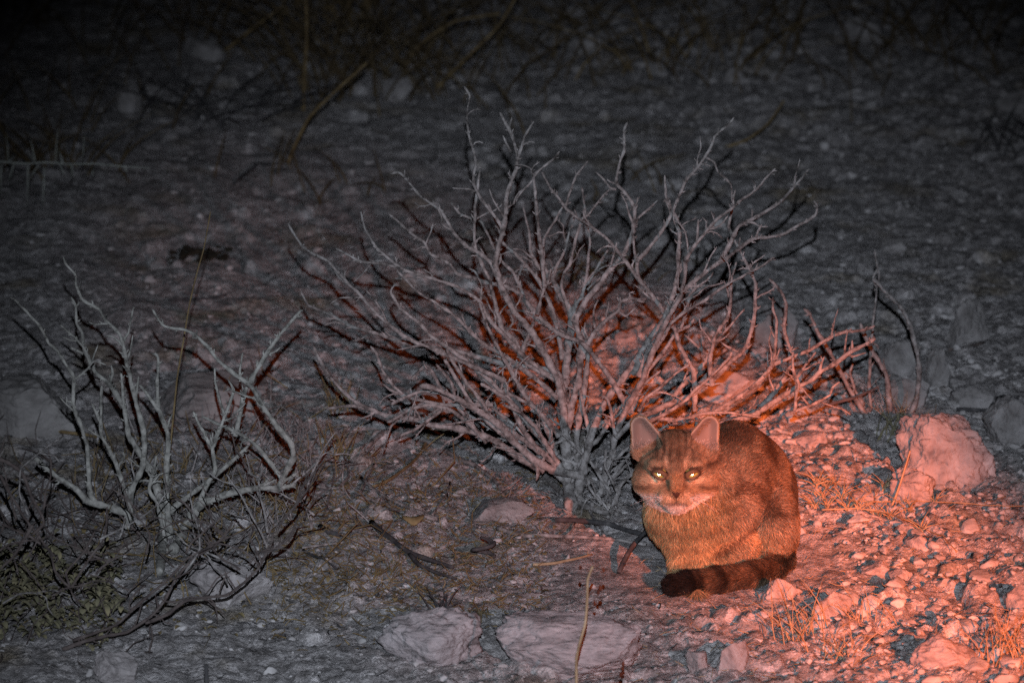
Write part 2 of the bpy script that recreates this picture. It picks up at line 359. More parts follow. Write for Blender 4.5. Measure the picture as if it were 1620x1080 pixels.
ROCKS = [
 (1422, 643, 1582, 764, 'big rounded pink boulder right of the cat, largest rock on that side', 3, 'rock', .75, 9, .22),
 (1408, 738, 1482, 802, 'small pale rock leaning on the front left foot of the big boulder', 5, 'rock', .8, 9, .20),
 (785, 972, 1012, 1072, 'long pale slab of rock below the cat, behind the tall straw stalk', 8, 'layered_rock', .5, 10, .13),
 (598, 966, 762, 1060, 'ragged layered grey rock beside the long pale slab', 9, 'layered_rock', .6, 11, .17),
 (300, 884, 428, 956, 'pale rock lying under the trailing dark stems', 12, 'rock', .7, 8, .14),
 (148, 1028, 216, 1082, 'pale wedge-shaped rock near the bottom left corner', 14, 'rock', .8, 9, .15),
 (-60, 586, 112, 690, 'broad flat grey boulder behind the bleached dead shrub at the left edge', 17, 'dark_rock', .8, 6, .12),
 (232, 588, 420, 668, 'broad low boulder behind the grass stalk and the bleached shrub', 19, 'dark_rock', .8, 6, .12),
 (1498, 470, 1566, 544, 'blocky grey rock standing behind and beyond the big boulder', 21, 'dusty_rock', .7, 10, .14),
 (1462, 548, 1504, 620, 'narrow upright grey rock between blocky rock and arching dead stem', 22, 'dusty_rock', .8, 9, .12),
 (1384, 536, 1458, 604, 'squat pink rock behind the tall dead stems at right', 23, 'dusty_rock', .7, 7, .12),
 (1400, 596, 1470, 652, 'square-faced pink rock at the foot of the arching dead stem', 24, 'dusty_rock', .6, 11, .12),
 (1506, 604, 1580, 648, 'flat topped purplish rock with a dark twig in front', 25, 'dusty_rock', .7, 9, .14),
 (1556, 622, 1660, 706, 'dull brown boulder touching the right edge of the picture', 26, 'dusty_rock', .7, 8, .13),
 (1392, 376, 1437, 402, 'small pale stone alone on the bare ground far behind the boulder', 27, 'dusty_rock', .9, 8, .12),
 (1202, 906, 1268, 954, 'knobbly pink rock touching the tail at its thick end', 31, 'rock', .8, 8, .18),
 (1272, 934, 1352, 988, 'domed pink rock in front of the cat, right of the knobbly one', 33, 'rock', .8, 8, .13),
 (1440, 1000, 1552, 1066, 'ridged pink rock outcrop in the bottom right corner', 35, 'layered_rock', .8, 10, .18),
 (1588, 922, 1660, 968, 'pale rock cut off by the right edge of the picture', 36, 'rock', .8, 9, .14),
 (1126, 1012, 1190, 1066, 'mauve angular rock below the tail', 37, 'rock', .8, 11, .14),
 (1082, 1026, 1122, 1062, 'small mauve stone beside the mauve angular rock', 38, 'rock', .8, 9, .14),
 (972, 522, 1010, 548, 'small glowing pale stone seen through the middle of the thorn bush', 41, 'rock', .9, 7, .12),
 (1086, 526, 1116, 548, 'small pink stone seen through the right side of the thorn bush', 42, 'rock', .9, 8, .12),
 (1096, 584, 1204, 642, 'flat pale slab under the right hand branches of the bush', 43, 'rock', .7, 8, .12),
 (1192, 482, 1264, 548, 'rounded pinkish rock just behind the bare right branches', 44, 'dusty_rock', .7, 7, .12),
 (742, 786, 842, 830, 'flat mauve stone in front of the bush, left of its foot', 45, 'dusty_rock', .8, 9, .13),
 (598, 606, 726, 652, 'low mauve slab under the lowest left branches of the bush', 46, 'dusty_rock', .7, 9, .12),
 (1404, 896, 1446, 920, 'small square pink stone below the star-flowered creeper', 48, 'rock', .9, 10, .13),
 (1362, 884, 1408, 912, 'rounded pink stone left of the small square stone', 49, 'rock', .9, 8, .13),
 (1432, 842, 1474, 868, 'low pink stone under the creeping stem', 50, 'rock', .9, 8, .13),
 (1344, 776, 1384, 802, 'pink lump of stone between the cat and the boulder', 52, 'rock', .9, 8, .14),
 (1256, 680, 1306, 706, 'pink stone just behind the back of the cat', 53, 'rock', .9, 8, .13),
 (604, 120, 652, 160, 'blurred pale rock in the dark far ground above the bush', 55, 'dusty_rock', .9, 8, .12),
 (176, 132, 222, 180, 'blurred grey rock in the dark at upper left', 56, 'dusty_rock', .9, 8, .12),
 (290, 56, 352, 100, 'blurred grey boulder in the top left darkness', 57, 'dusty_rock', .9, 8, .12),
 (898, 38, 964, 92, 'blurred blue-grey rock at the top middle of the picture', 58, 'dusty_rock', .9, 8, .12),
 (1576, 140, 1640, 186, 'blurred blue-grey rock at the upper right edge', 59, 'dusty_rock', .9, 8, .12),
 (1320, 20, 1400, 72, 'blurred grey rock high on the right among faint grass', 60, 'dusty_rock', .9, 8, .12),
 (1140, 105, 1190, 138, 'blurred mauve rock on the dark ground beyond the bush', 61, 'dusty_rock', .9, 8, .12),
]
for r_ in ROCKS:
    rock(*r_[:4], r_[4], r_[5], r_[6], r_[7], r_[8] + 8, r_[9] * .85)

# loose rubble and gravel: nobody could count it
gb_v, gb_f, off = [], [], 0
def scatter(n, sub, rmin, rpow, ymax, xr=(-1.15, 1.2)):
    global off
    v0, f0 = ico(sub); f0 = np.array(f0)
    for k in range(n):
        x = rng.uniform(*xr); y = 5.7 + (ymax - 5.7) * rng.uniform() ** 1.5
        right = 1 / (1 + math.exp(-(x - 0.2) * 6))
        if rng.uniform() > 0.50 + 0.5 * right: continue
        if math.hypot((x - 0.30) / 0.19, (y - 6.42) / 0.2) < 1: continue
        r = rmin * (1 + min(rng.pareto(rpow), 2.4))
        v = v0.copy()
        for _ in range(8):
            nn = rng.normal(size=3); nn /= np.linalg.norm(nn); t = v @ nn - rng.uniform(.4, .8); v -= np.clip(t, 0, None)[:, None] * nn * .9
        v *= (1 + 0.16 * fbm3(v + k, 1.8, 2, k % 97))[:, None]
        v *= r * np.array([1, rng.uniform(.55, 1), rng.uniform(.35, .7)])
        a = rng.uniform(0, 6.28); c, s = math.cos(a), math.sin(a)
        v = np.stack([v[:, 0] * c - v[:, 1] * s, v[:, 0] * s + v[:, 1] * c, v[:, 2]], 1)
        v += np.array([x, y, top_z(x, y) + r * rng.uniform(-.05, .3)])
        gb_v.append(v); gb_f.append(f0 + off); off += len(v)
scatter(750, 3, 0.0060, 3.0, 10.5)
scatter(9500, 2, 0.0024, 2.7, 9.8)
scatter(700, 3, 0.0065, 2.7, 7.6, (.42, 1.0))
scatter(1600, 2, 0.0034, 2.5, 7.6, (.40, 1.0))
tag(grid_mesh('gravel', np.concatenate(gb_v), np.concatenate(gb_f), M['pebble']), 'pinkish rubble and gravel strewn over the soil', 'gravel', kind='stuff')

# ------------------------------------------------------------------ traced woody plants
class Plant:
    """branches given as outlines of their course over the photograph; each gets its own distance in the real world"""
    def __init__(s, name, label, cat, root_px, seed, matr, group=None, lean=0.16, spread=0.30, spur=1.0, thin=1.0, side=0.0):
        s.g = np.random.default_rng(seed)
        s.root = ground(*root_px); s.e = empty(name, s.root); tag(s.e, label, cat, group)
        s.px = []; s.Y = []; s.mat = matr; s.thin = thin; s.side = side; s.lean = lean; s.spread = spread; s.spur = spur
    def depth_near(s, p, lim=14):
        if not s.px: return None
        Q = np.concatenate(s.px); d = np.hypot(Q[:, 0] - p[0], Q[:, 1] - p[1]); i = d.argmin()
        return float(np.concatenate(s.Y)[i]) if d[i] < lim else None
    def course(s, pts, lean=None, y0=None, y1=None, r=2.0, wob=0.8):
        P = smooth_line(np.array(pts, float), 4.5)
        n = len(P)
        if wob:
            k = np.arange(n) * 0.37
            P[:, 0] += wob * vnoise(k + s.g.uniform(0, 99), k * 0 + s.g.uniform(0, 99), seed=3); P[:, 1] += wob * vnoise(k + s.g.uniform(0, 99), k * 0 + 5.5, seed=4)
        seg = np.r_[0, np.cumsum(np.hypot(*np.diff(P, axis=0).T))]; t = seg / max(seg[-1], 1e-6)
        if y0 is None: y0 = s.depth_near(P[0])
        if y0 is None: y0 = s.root[1] + s.g.normal() * 0.015
        L = seg[-1] * pxsize(s.root[1])
        if y1 is None:
            ln = s.lean if lean is None else lean
            y1 = y0 + L * (ln + s.spread * np.clip(s.g.normal(), -1.3, 1.3))
        Y = y0 + (y1 - y0) * (0.6 * t + 0.4 * t ** 2)
        # never sink below the soil: slide towards the camera where the line of sight would enter the ground
        lim = np.array([ground(p[0], p[1], r * pxsize(6.8) * 0.8)[1] for p in P])
        for _ in range(3):
            Y = np.minimum(Y, lim)
            Y = np.convolve(np.pad(Y, 2, mode='edge'), np.ones(5) / 5, 'valid')
        Y = np.minimum(Y, lim)
        s.px.append(P); s.Y.append(Y)
        return P, Y, t
    def solid(s, mb, P, Y, t, r0, r1, sides=8, spurs=True):
        W = np.array([at_Y(p[0], p[1], y) for p, y in zip(P, Y)])
        rp = (r0 + (r1 - r0) * t ** 0.8) * s.thin
        k = np.arange(len(P)) * 0.62
        rad = rp * pxsize(s.root[1]) * (1 + 0.26 * vnoise(k + s.g.uniform(0, 50), k * 0, seed=8) + .22 * np.clip(vnoise(k * .9 + s.g.uniform(0, 50), k * 0, seed=9) - .45, 0, 1))
        rad[-1] *= 0.5
        mb.tube(W, rad, sides)
        if spurs:
            n = int(len(P) * 0.36 * s.spur)
            for _ in range(n):
                i = s.g.integers(1, len(P) - 1); T = W[min(i + 1, len(W) - 1)] - W[i - 1]; T /= np.linalg.norm(T) + 1e-9
                v = s.g.normal(size=3); v -= T * (v @ T); v /= np.linalg.norm(v) + 1e-9
                v = v * 0.85 + T * s.g.uniform(0.1, 0.7); ln = s.g.uniform(2.5, 6.5) * pxsize(s.root[1]); r = rad[i]
                b = W[i]; q = np.array([b, b + v * (r + ln * .45), b + v * (r + ln) + T * ln * 0.35])
                mb.tube(q, np.array([0.75, 0.55, 0.25]) * min(r, 0.0024), 5)
        return W
    def branch(s, pts, r0, r1, twigs=(), m=None, name='branch', **kw):
        mb = MB(); P, Y, t = s.course(pts, r=r0, **kw); s.solid(mb, P, Y, t, r0, r1); P0, Y0 = P, Y
        for tw in twigs:
            p2, a, b = tw[0], tw[1], tw[2]
            P, Y, t = s.course(p2, r=a); s.solid(mb, P, Y, t, a, b, 7)
        L = np.hypot(*np.diff(P0[:, :2], axis=0).T).sum()
        for _ in range(int(L / 95 * s.side + s.g.uniform())):            # untraced side twigs
            i = int(len(P0) * s.g.uniform(.25, .85)); i = min(max(i, 1), len(P0) - 2)
            tx, ty = P0[i + 1] - P0[i - 1]; a = math.atan2(tx, -ty) + s.g.choice([-1, 1]) * R(s.g.uniform(22, 60)); q = [tuple(P0[i])]; x, y = q[0]; l2 = s.g.uniform(14, 62) * s.g.uniform(.6, 1.25)
            for _k in range(3):
                x += math.sin(a) * l2 / 3; y -= math.cos(a) * l2 / 3; a += R(s.g.normal() * 22); q.append((x, y))
            P, Y, t = s.course(q, r=1.8, y0=float(Y0[i])); ra_ = min(max(r0 + (r1 - r0) * i / len(P0), 1.4) * .6, 2.3); s.solid(mb, P, Y, t, ra_, 1.1, 6)
        return mb.build(name, M[m or s.mat], s.e)

bush = Plant('thorn_bush', 'large bare grey thorn bush spreading its dead branches behind the cat', 'bush', (905, 795), 5, 'bark', thin=1.0, side=1.1)
B = bush.branch
# -- stems of the middle
B([(903, 800), (898, 743), (894, 690), (893, 672), (890, 648), (894, 601), (898, 560), (901, 535), (904, 506), (897, 480), (889, 472), (877, 447), (867, 431), (852, 423), (840, 400), (837, 367), (828, 327)], 12.5, 1.6, name='stem', lean=.10, m='bark')
B([(893, 690), (903, 648), (916, 601), (918, 560), (921, 545), (915, 527), (911, 506), (919, 490), (931, 470), (951, 447), (959, 433), (978, 413), (990, 396), (997, 380), (1003, 353), (1003, 327), (987, 303), (975, 290), (977, 270), (987, 237), (987, 207), (993, 193)], 7.5, 2.0,
  [([(990, 396), (1003, 360), (1010, 345), (1027, 330), (1040, 317)], 3.0, 1.6), ([(975, 290), (964, 287), (960, 283)], 2.4, 1.2)], name='stem')
B([(918, 795), (914, 745), (912, 703), (916, 662), (926, 601), (929, 560), (922, 520)], 8.0, 3.5, name='stem')
B([(907, 506), (908, 488), (921, 468), (925, 451), (929, 431), (931, 406), (934, 383), (932, 370), (928, 353), (922, 307), (920, 296)], 4.2, 1.6)
B([(897, 482), (888, 453), (893, 430), (902, 417), (907, 395), (912, 373), (920, 347), (930, 340), (943, 323), (965, 298)], 3.4, 1.6)
B([(876, 440), (879, 425), (893, 397), (903, 360), (912, 337)], 3.0, 1.5)
B([(862, 455), (859, 430), (857, 400), (852, 367), (847, 307), (845, 278), (873, 253), (885, 240)], 3.6, 1.8, [([(845, 282), (828, 300), (815, 318)], 2.2, 1.3)])
B([(866, 440), (860, 405), (860, 377), (877, 350), (893, 322)], 2.8, 1.5)
B([(849, 498), (856, 470), (861, 455), (867, 443), (872, 425)], 3.2, 2)
B([(890, 570), (882, 520), (869, 478), (853, 445), (830, 417), (814, 400), (796, 384), (785, 352), (772, 322)], 4.4, 1.8)
B([(929, 459), (940, 447), (952, 437)], 2.2, 1.2)
B([(930, 449), (947, 419), (961, 396), (963, 386)], 2.6, 1.6)
B([(912, 580), (921, 563), (931, 543), (941, 525), (961, 504), (978, 492), (982, 478), (998, 472), (1020, 478)], 5.0, 2.0,
  [([(978, 492), (990, 500), (998, 494), (1006, 486)], 2.4, 1.6), ([(982, 478), (976, 470), (977, 462)], 2.2, 1.4), ([(998, 472), (996, 464), (1004, 462)], 2, 1.2)])
B([(941, 519), (939, 490), (947, 474)], 2.2, 1.4)
B([(924, 750), (930, 690), (936, 682), (952, 668), (975, 662)], 4.5, 3.0)
B([(975, 690), (970, 676), (967, 652), (961, 631), (950, 625)], 3.2, 2.2)
B([(934, 690), (930, 674), (924, 648), (918, 615)], 3.4, 2.6)
B([(936, 800), (942, 786), (952, 775), (963, 761), (971, 752), (979, 741), (986, 730), (993, 722)], 4.0, 2.6)
B([(952, 785), (962, 752), (968, 735), (985, 715), (995, 707)], 3.6, 2.4)
# -- the right half
B([(912, 790), (935, 690), (955, 640), (967, 621), (983, 601), (1003, 574), (1015, 555), (1031, 531), (1049, 506), (1057, 486), (1067, 461), (1073, 429), (1073, 400), (1075, 367), (1070, 343), (1060, 327), (1053, 307), (1052, 277)], 8.0, 2.0, [([(1060, 327), (1054, 318), (1050, 318)], 2, 1)], name='stem')
B([(948, 785), (960, 743), (971, 713), (972, 692), (981, 670), (995, 637), (1007, 617), (1016, 601), (1024, 580), (1041, 537), (1059, 498), (1076, 470), (1084, 431), (1085, 410), (1103, 383), (1117, 367), (1133, 347), (1153, 333), (1170, 317), (1193, 303), (1210, 283), (1227, 267)], 6.5, 1.8,
  [([(1103, 383), (1104, 362), (1105, 347)], 2.6, 1.6), ([(1193, 303), (1195, 291), (1189, 285)], 1.8, 1.0)], name='stem')
B([(1099, 650), (1099, 616), (1097, 585), (1084, 563), (1072, 541), (1069, 523), (1059, 508), (1043, 482), (1022, 455), (1006, 435), (985, 408), (963, 380), (937, 360), (903, 337), (883, 313), (870, 297), (857, 272)], 4.6, 1.9,
  [([(895, 325), (902, 303), (912, 277), (930, 254)], 2.4, 1.5), ([(937, 360), (924, 342), (922, 330)], 2, 1.2)], y0=None)
B([(1010, 440), (1008, 421), (1010, 410), (1022, 398), (1035, 381), (1057, 350), (1070, 320), (1085, 287), (1107, 260), (1123, 237), (1130, 217), (1153, 197), (1162, 186)], 3.8, 1.8,
  [([(1009, 418), (1004, 400), (1002, 380), (1000, 366)], 3, 2), ([(1115, 248), (1130, 257), (1137, 273), (1157, 293), (1158, 320)], 2.4, 1.4), ([(1085, 287), (1087, 277)], 2, 1.2)])
B([(975, 300), (966, 298), (956, 285), (942, 271)], 2.4, 1.4)
B([(1000, 592), (1020, 563), (1041, 537), (1062, 492), (1082, 459), (1101, 443), (1127, 422), (1150, 408), (1165, 396), (1193, 377), (1213, 376), (1240, 370), (1270, 353), (1290, 340), (1292, 323), (1288, 318)], 5.8, 2.0, [([(1195, 376), (1205, 354)], 2.6, 1.8)])
B([(1140, 414), (1157, 380), (1170, 357), (1203, 340), (1233, 320), (1253, 300), (1267, 283), (1280, 267)], 4.4, 1.8, [([(1255, 299), (1258, 285), (1260, 272)], 1.8, 1.0), ([(1190, 346), (1190, 330)], 2, 1.2)])
B([(1030, 562), (1062, 512), (1086, 492), (1119, 472), (1152, 449), (1182, 433), (1209, 418), (1225, 407)], 4.0, 1.6)
B([(1078, 520), (1086, 488), (1091, 469), (1101, 455), (1119, 443), (1129, 431)], 3.2, 1.7)
B([(1010, 596), (1021, 563), (1039, 539), (1051, 521), (1061, 510)], 5.2, 2.6)
B([(1000, 650), (1010, 620), (1027, 584), (1045, 563), (1057, 545), (1071, 525), (1090, 516), (1099, 504)], 5.2, 2.2)
B([(1062, 640), (1072, 618), (1091, 598), (1117, 571), (1119, 561), (1101, 545), (1082, 528)], 5.0, 2.0)
B([(1127, 610), (1125, 596), (1123, 573), (1127, 547), (1135, 524), (1146, 510), (1155, 488), (1156, 461), (1158, 437), (1165, 415)], 4.4, 1.8, [([(1132, 541), (1154, 516), (1177, 489)], 3, 1.6), ([(1153, 470), (1149, 455)], 2.2, 1.4)])
B([(975, 692), (1005, 662), (1033, 651), (1047, 644), (1092, 625), (1121, 603), (1147, 581), (1172, 558), (1182, 545), (1190, 514), (1194, 486), (1195, 449), (1184, 422), (1173, 403), (1163, 383), (1153, 358), (1158, 335), (1160, 315), (1164, 300)], 5.6, 1.8, [([(1172, 558), (1190, 545)], 3, 1.6), ([(1173, 558), (1150, 548), (1140, 540)], 2.6, 2)])
B([(1085, 662), (1120, 655), (1150, 640), (1182, 618), (1203, 600), (1211, 591), (1223, 573), (1227, 539), (1229, 508), (1223, 490), (1223, 470)], 5, 1.8)
B([(1182, 618), (1200, 606), (1212, 590), (1224, 576), (1249, 566), (1277, 555), (1302, 541), (1322, 529), (1343, 524), (1367, 522), (1383, 515)], 4, 2.2)
B([(1100, 672), (1130, 672), (1170, 662), (1200, 647), (1226, 619), (1241, 598), (1249, 580), (1250, 551), (1243, 535), (1240, 517), (1243, 492), (1244, 481), (1237, 465), (1229, 453), (1217, 440)], 6.4, 2.4)
B([(1110, 678), (1150, 670), (1200, 652), (1240, 625), (1265, 610), (1286, 600), (1298, 588), (1322, 574), (1347, 555), (1371, 543), (1385, 535)], 5.8, 3.2, [([(1296, 588), (1299, 575), (1304, 564)], 3, 2), ([(1348, 554), (1348, 538)], 2.6, 1.8)])
B([(1257, 650), (1259, 643), (1259, 623), (1264, 608), (1257, 590), (1254, 574), (1254, 556)], 3.0, 2.0)
B([(1258, 600), (1267, 588), (1275, 576), (1291, 557)], 3.0, 1.6)
B([(1250, 654), (1277, 643), (1292, 637), (1312, 625), (1318, 612), (1328, 604)], 3.4, 1.8, [([(1279, 640), (1268, 626)], 2.6, 1.8)])
B([(1040, 660), (1070, 664), (1110, 655), (1140, 652), (1175, 655), (1205, 660)], 4.0, 2.0)
B([(1025, 668), (1060, 650), (1085, 632), (1105, 612), (1128, 592), (1150, 570), (1158, 556)], 3.6, 1.8)
B([(1010, 650), (1022, 628), (1045, 612), (1070, 590), (1092, 575)], 3.2, 1.8)
# -- the left half
B([(895, 700), (890, 640), (883, 600), (873, 582), (855, 547), (839, 521), (814, 494), (796, 461), (790, 443), (783, 415), (788, 392), (798, 353), (802, 307), (817, 267), (818, 243), (810, 215), (800, 195), (791, 178)], 7.5, 2.4,
  [([(817, 255), (826, 228), (830, 215), (845, 192)], 3.2, 1.6), ([(826, 230), (838, 224), (846, 226)], 2, 1.4), ([(808, 240), (800, 225), (796, 214)], 2.4, 1.4), ([(812, 220), (806, 200), (810, 186)], 2.2, 1.4), ([(800, 330), (812, 322), (818, 308), (826, 300)], 2.4, 1.4)], lean=.12)
B([(1000, 655), (989, 640), (983, 627), (967, 601), (950, 576), (938, 560), (920, 541), (883, 527), (855, 504), (839, 488), (828, 470), (822, 451), (810, 429), (790, 409), (777, 382), (760, 350), (730, 340), (713, 320)], 4.8, 1.9, [([(883, 527), (860, 514), (838, 498), (829, 494)], 2.4, 1.4)])
B([(855, 504), (826, 470), (810, 457), (790, 451), (769, 447), (747, 439), (724, 433), (712, 419), (700, 411), (683, 403), (670, 383), (640, 360), (615, 338)], 4.4, 1.8)
B([(796, 466), (786, 435), (777, 417), (761, 402), (743, 393), (717, 367), (697, 333), (667, 312), (640, 280), (630, 272), (617, 275)], 4.6, 1.8, [([(640, 282), (640, 268)], 2, 1), ([(697, 335), (694, 322)], 2, 1)])
B([(905, 660), (885, 605), (850, 585), (832, 575), (822, 559), (816, 541), (796, 523), (788, 498), (779, 461), (775, 443), (761, 415), (751, 385), (752, 320), (759, 270)], 5.2, 2.0, [([(800, 527), (812, 510), (808, 498)], 2.6, 1.8)])
B([(824, 565), (830, 543), (838, 526), (845, 509)], 3.8, 2.4)
B([(798, 372), (787, 347), (760, 313), (749, 290), (752, 253), (744, 223), (738, 182), (743, 152), (733, 136)], 3.0, 1.8, [([(752, 262), (757, 266)], 2, 1)])
B([(893, 640), (883, 592), (843, 580), (799, 575), (773, 569), (721, 555), (677, 549), (633, 540), (588, 525), (551, 514), (521, 496), (488, 483), (475, 460)], 6.4, 2.0, [([(551, 514), (530, 510), (512, 515)], 2, 1.3)])
B([(860, 588), (830, 565), (796, 529), (781, 514), (767, 494), (757, 474), (726, 455), (700, 445), (647, 430), (607, 417), (570, 413), (532, 393)], 4.4, 1.8, [([(640, 428), (627, 418), (597, 393), (578, 363), (570, 333)], 3, 1.6), ([(628, 418), (626, 406)], 2, 1.2)])
B([(880, 720), (860, 664), (840, 638), (819, 607), (799, 571), (781, 537), (771, 514), (763, 492), (759, 478)], 4.4, 2.4)
B([(882, 630), (850, 600), (820, 580), (798, 563), (762, 543), (741, 521), (720, 500), (699, 485), (662, 462), (640, 440), (628, 428)], 4.4, 1.8, [([(769, 547), (741, 525), (724, 519), (706, 514)], 2.8, 1.6)])
B([(932, 764), (918, 753), (891, 747), (867, 739), (840, 724), (809, 693), (787, 670), (762, 654), (738, 638), (711, 624), (681, 612), (664, 610)], 7.2, 4.0, [([(845, 728), (851, 748), (848, 760)], 3.6, 2.6), ([(855, 735), (868, 712), (876, 702), (890, 698)], 3.2, 2.6)], lean=.0)
B([(862, 745), (820, 722), (791, 701), (770, 691), (750, 683), (707, 674), (681, 672), (657, 663), (610, 657), (586, 647), (561, 634), (537, 614), (517, 588), (504, 565), (496, 547)], 6.8, 2.4, [([(580, 645), (560, 641), (541, 643), (518, 646)], 3.6, 2.2), ([(740, 680), (738, 662), (742, 650)], 2.6, 1.6)], lean=.0)
B([(780, 640), (740, 640), (700, 640), (660, 632), (641, 626), (623, 610), (606, 588), (596, 561), (586, 547)], 4.0, 2.0, [([(640, 626), (620, 618), (604, 606)], 2.6, 1.6)])
B([(872, 714), (833, 666), (815, 644), (797, 624), (770, 597), (738, 571), (705, 548), (680, 530), (662, 510), (633, 488), (618, 462), (624, 450), (632, 452)], 5.4, 2.2)
B([(800, 602), (760, 585), (700, 558), (655, 540), (630, 525), (600, 500), (573, 470), (543, 440), (518, 413), (480, 392), (455, 353)], 4.6, 1.6, [([(560, 458), (537, 440), (528, 425), (523, 412)], 2, 1.2), ([(545, 442), (546, 428)], 1.6, 1)])
B([(856, 716), (820, 690), (774, 656), (762, 634), (738, 605), (717, 573), (706, 552)], 4.6, 2.6)
B([(800, 690), (770, 664), (746, 638), (732, 615), (717, 591), (703, 568)], 4.2, 2.6)
B([(880, 735), (844, 703), (823, 672), (807, 636), (783, 619), (760, 606)], 5.0, 2.6)
B([(884, 690), (859, 658), (842, 642), (813, 626), (783, 613), (757, 590), (736, 560)], 4.4, 2.2)
B([(890, 745), (865, 703), (846, 674), (820, 650), (795, 640)], 4.8, 2.6)
B([(760, 690), (740, 660), (722, 640), (716, 610), (702, 590), (690, 575)], 3.4, 2.0)
B([(770, 700), (740, 668), (712, 648), (680, 640), (655, 645), (625, 662), (612, 668)], 3.6, 2.4)
B([(700, 648), (672, 668), (650, 682), (630, 690)], 3.2, 2.2)
B([(735, 640), (700, 622), (668, 618), (640, 628), (618, 640)], 3.4, 2.2)
B([(700, 620), (690, 600), (676, 578), (660, 590), (650, 600)], 3.6, 2.6)
# dense stubs and shoots between the stems, of the same wood
g5 = np.random.default_rng(23)
for k in range(5):
    a = R(g5.uniform(-82, -25) if k % 3 else g5.uniform(20, 66)); L = g5.uniform(110, 260); x, y = 900 + g5.normal() * 16, 760 + g5.normal() * 14
    p = [(x, y)]; 
    for q in range(4):
        a += R(g5.normal() * 11) ; x += math.sin(a) * L / 4; y -= math.cos(a) * L / 4; p.append((x, y))
    B(p, g5.uniform(3.0, 5.0), 1.8)
for k in range(12):                  # broken twigs lying in the shaded heart of the bush
    x, y = g5.uniform(935, 990), g5.uniform(690, 800); a = R(g5.choice([-1, 1]) * g5.uniform(15, 80)); L = g5.uniform(50, 110)
    B([(x, y + L / 2), (x + math.sin(a) * L / 2, y), (x + math.sin(a + .3) * L, y - L / 3)], g5.uniform(2.4, 3.6), 1.6)

dead = Plant('dead_shrub', 'bleached dead shrub with sparse bare stems at left, below the grass stalk', 'shrub', (262, 860), 9, 'pale_bark', lean=.22, spread=.2, spur=1.2, thin=1.12, side=.7)
D = dead.branch
D([(252, 905), (258, 852), (258, 804), (237, 742), (204, 689), (196, 644), (178, 615), (173, 606), (151, 589), (141, 569), (132, 549), (130, 526), (122, 512), (120, 486), (112, 469)], 7.0, 1.8,
  [([(140, 566), (132, 549), (116, 532), (96, 514)], 2.2, 1.4), ([(196, 644), (195, 624), (192, 590)], 3, 1.6), ([(150, 588), (147, 570), (155, 545)], 2.4, 1.2), ([(174, 606), (178, 590), (176, 578)], 2.6, 1.4), ([(132, 560), (112, 549)], 2.4, 1.6)], name='stem')
D([(200, 835), (205, 815), (207, 778), (225, 739), (228, 689), (216, 640), (212, 620), (202, 583), (196, 547), (187, 526), (167, 506), (155, 488), (130, 473), (120, 449), (118, 433), (104, 418), (100, 406)], 5.5, 1.5, [([(214, 628), (218, 608), (220, 596)], 2.2, 1.4)], name='stem')
D([(207, 813), (169, 801), (139, 793), (119, 772), (83, 748), (56, 724)], 6.0, 3.0)
D([(150, 793), (142, 778), (139, 713), (130, 677), (116, 639), (117, 598), (104, 577), (90, 553), (77, 543), (63, 516), (37, 488), (20, 471)], 4.4, 1.5, [([(118, 600), (139, 583), (150, 571), (168, 577)], 2.2, 1.2), ([(92, 556), (80, 546)], 2, 1)])
D([(268, 850), (263, 760), (266, 686), (251, 647), (249, 600), (250, 567), (245, 558)], 5.6, 2.0, [([(252, 650), (238, 630), (221, 609)], 4, 2.4)])
D([(207, 800), (204, 793), (181, 727), (160, 686), (160, 640), (161, 609)], 4.4, 2.0, [([(160, 670), (157, 662), (145, 638)], 2.8, 1.6)])
D([(275, 870), (284, 852), (311, 804), (329, 793), (370, 778), (406, 772), (439, 772), (468, 766)], 8.0, 4.0, [([(439, 771), (450, 760), (470, 748)], 3.6, 1.8)], name='stem')
D([(300, 815), (317, 790), (328, 765), (340, 745), (337, 707), (355, 659), (370, 618), (361, 600)], 5.0, 1.8, [([(355, 659), (345, 625), (341, 606), (340, 582)], 2.6, 1.4), ([(338, 715), (323, 686), (305, 650)], 2.8, 1.8)])
D([(442, 770), (447, 757), (464, 724), (461, 701), (438, 674), (417, 644), (396, 609), (370, 591), (346, 570), (328, 547), (307, 529), (290, 521), (260, 516), (241, 489)], 5.2, 1.6)
D([(394, 607), (400, 597), (417, 567), (441, 532), (461, 508), (477, 490)], 4.2, 2.0, [([(441, 532), (434, 528)], 2, 1), ([(410, 577), (404, 568)], 2, 1), ([(468, 500), (478, 500)], 2.4, 1.4)])
D([(445, 765), (444, 754), (426, 730), (405, 704), (373, 683), (346, 671), (319, 658)], 3.6, 1.8)
D([(258, 822), (264, 813), (290, 790), (323, 766), (359, 736), (394, 704)], 5.2, 2.0)
D([(372, 690), (380, 655), (386, 625), (392, 610)], 4.0, 3.2)
D([(262, 860), (250, 800), (236, 775), (248, 720)], 3.6, 2.0)

gd = np.random.default_rng(31)
for k in range(15):                 # fine brittle stems crowding its foot
    x, y = gd.choice([gd.uniform(300, 500), gd.uniform(170, 330)], p=[.7, .3]), gd.uniform(760, 890); a = R(gd.normal() * 28); L = gd.uniform(60, 150); q = [(x, y)]
    for _ in range(4): x += math.sin(a) * L / 4; y -= math.cos(a) * L / 4; a += R(gd.normal() * 17); q.append((x, y))
    D(q, gd.uniform(1.3, 2.3), .8, m='bark' if k % 3 else 'dark_bark', y0=None)

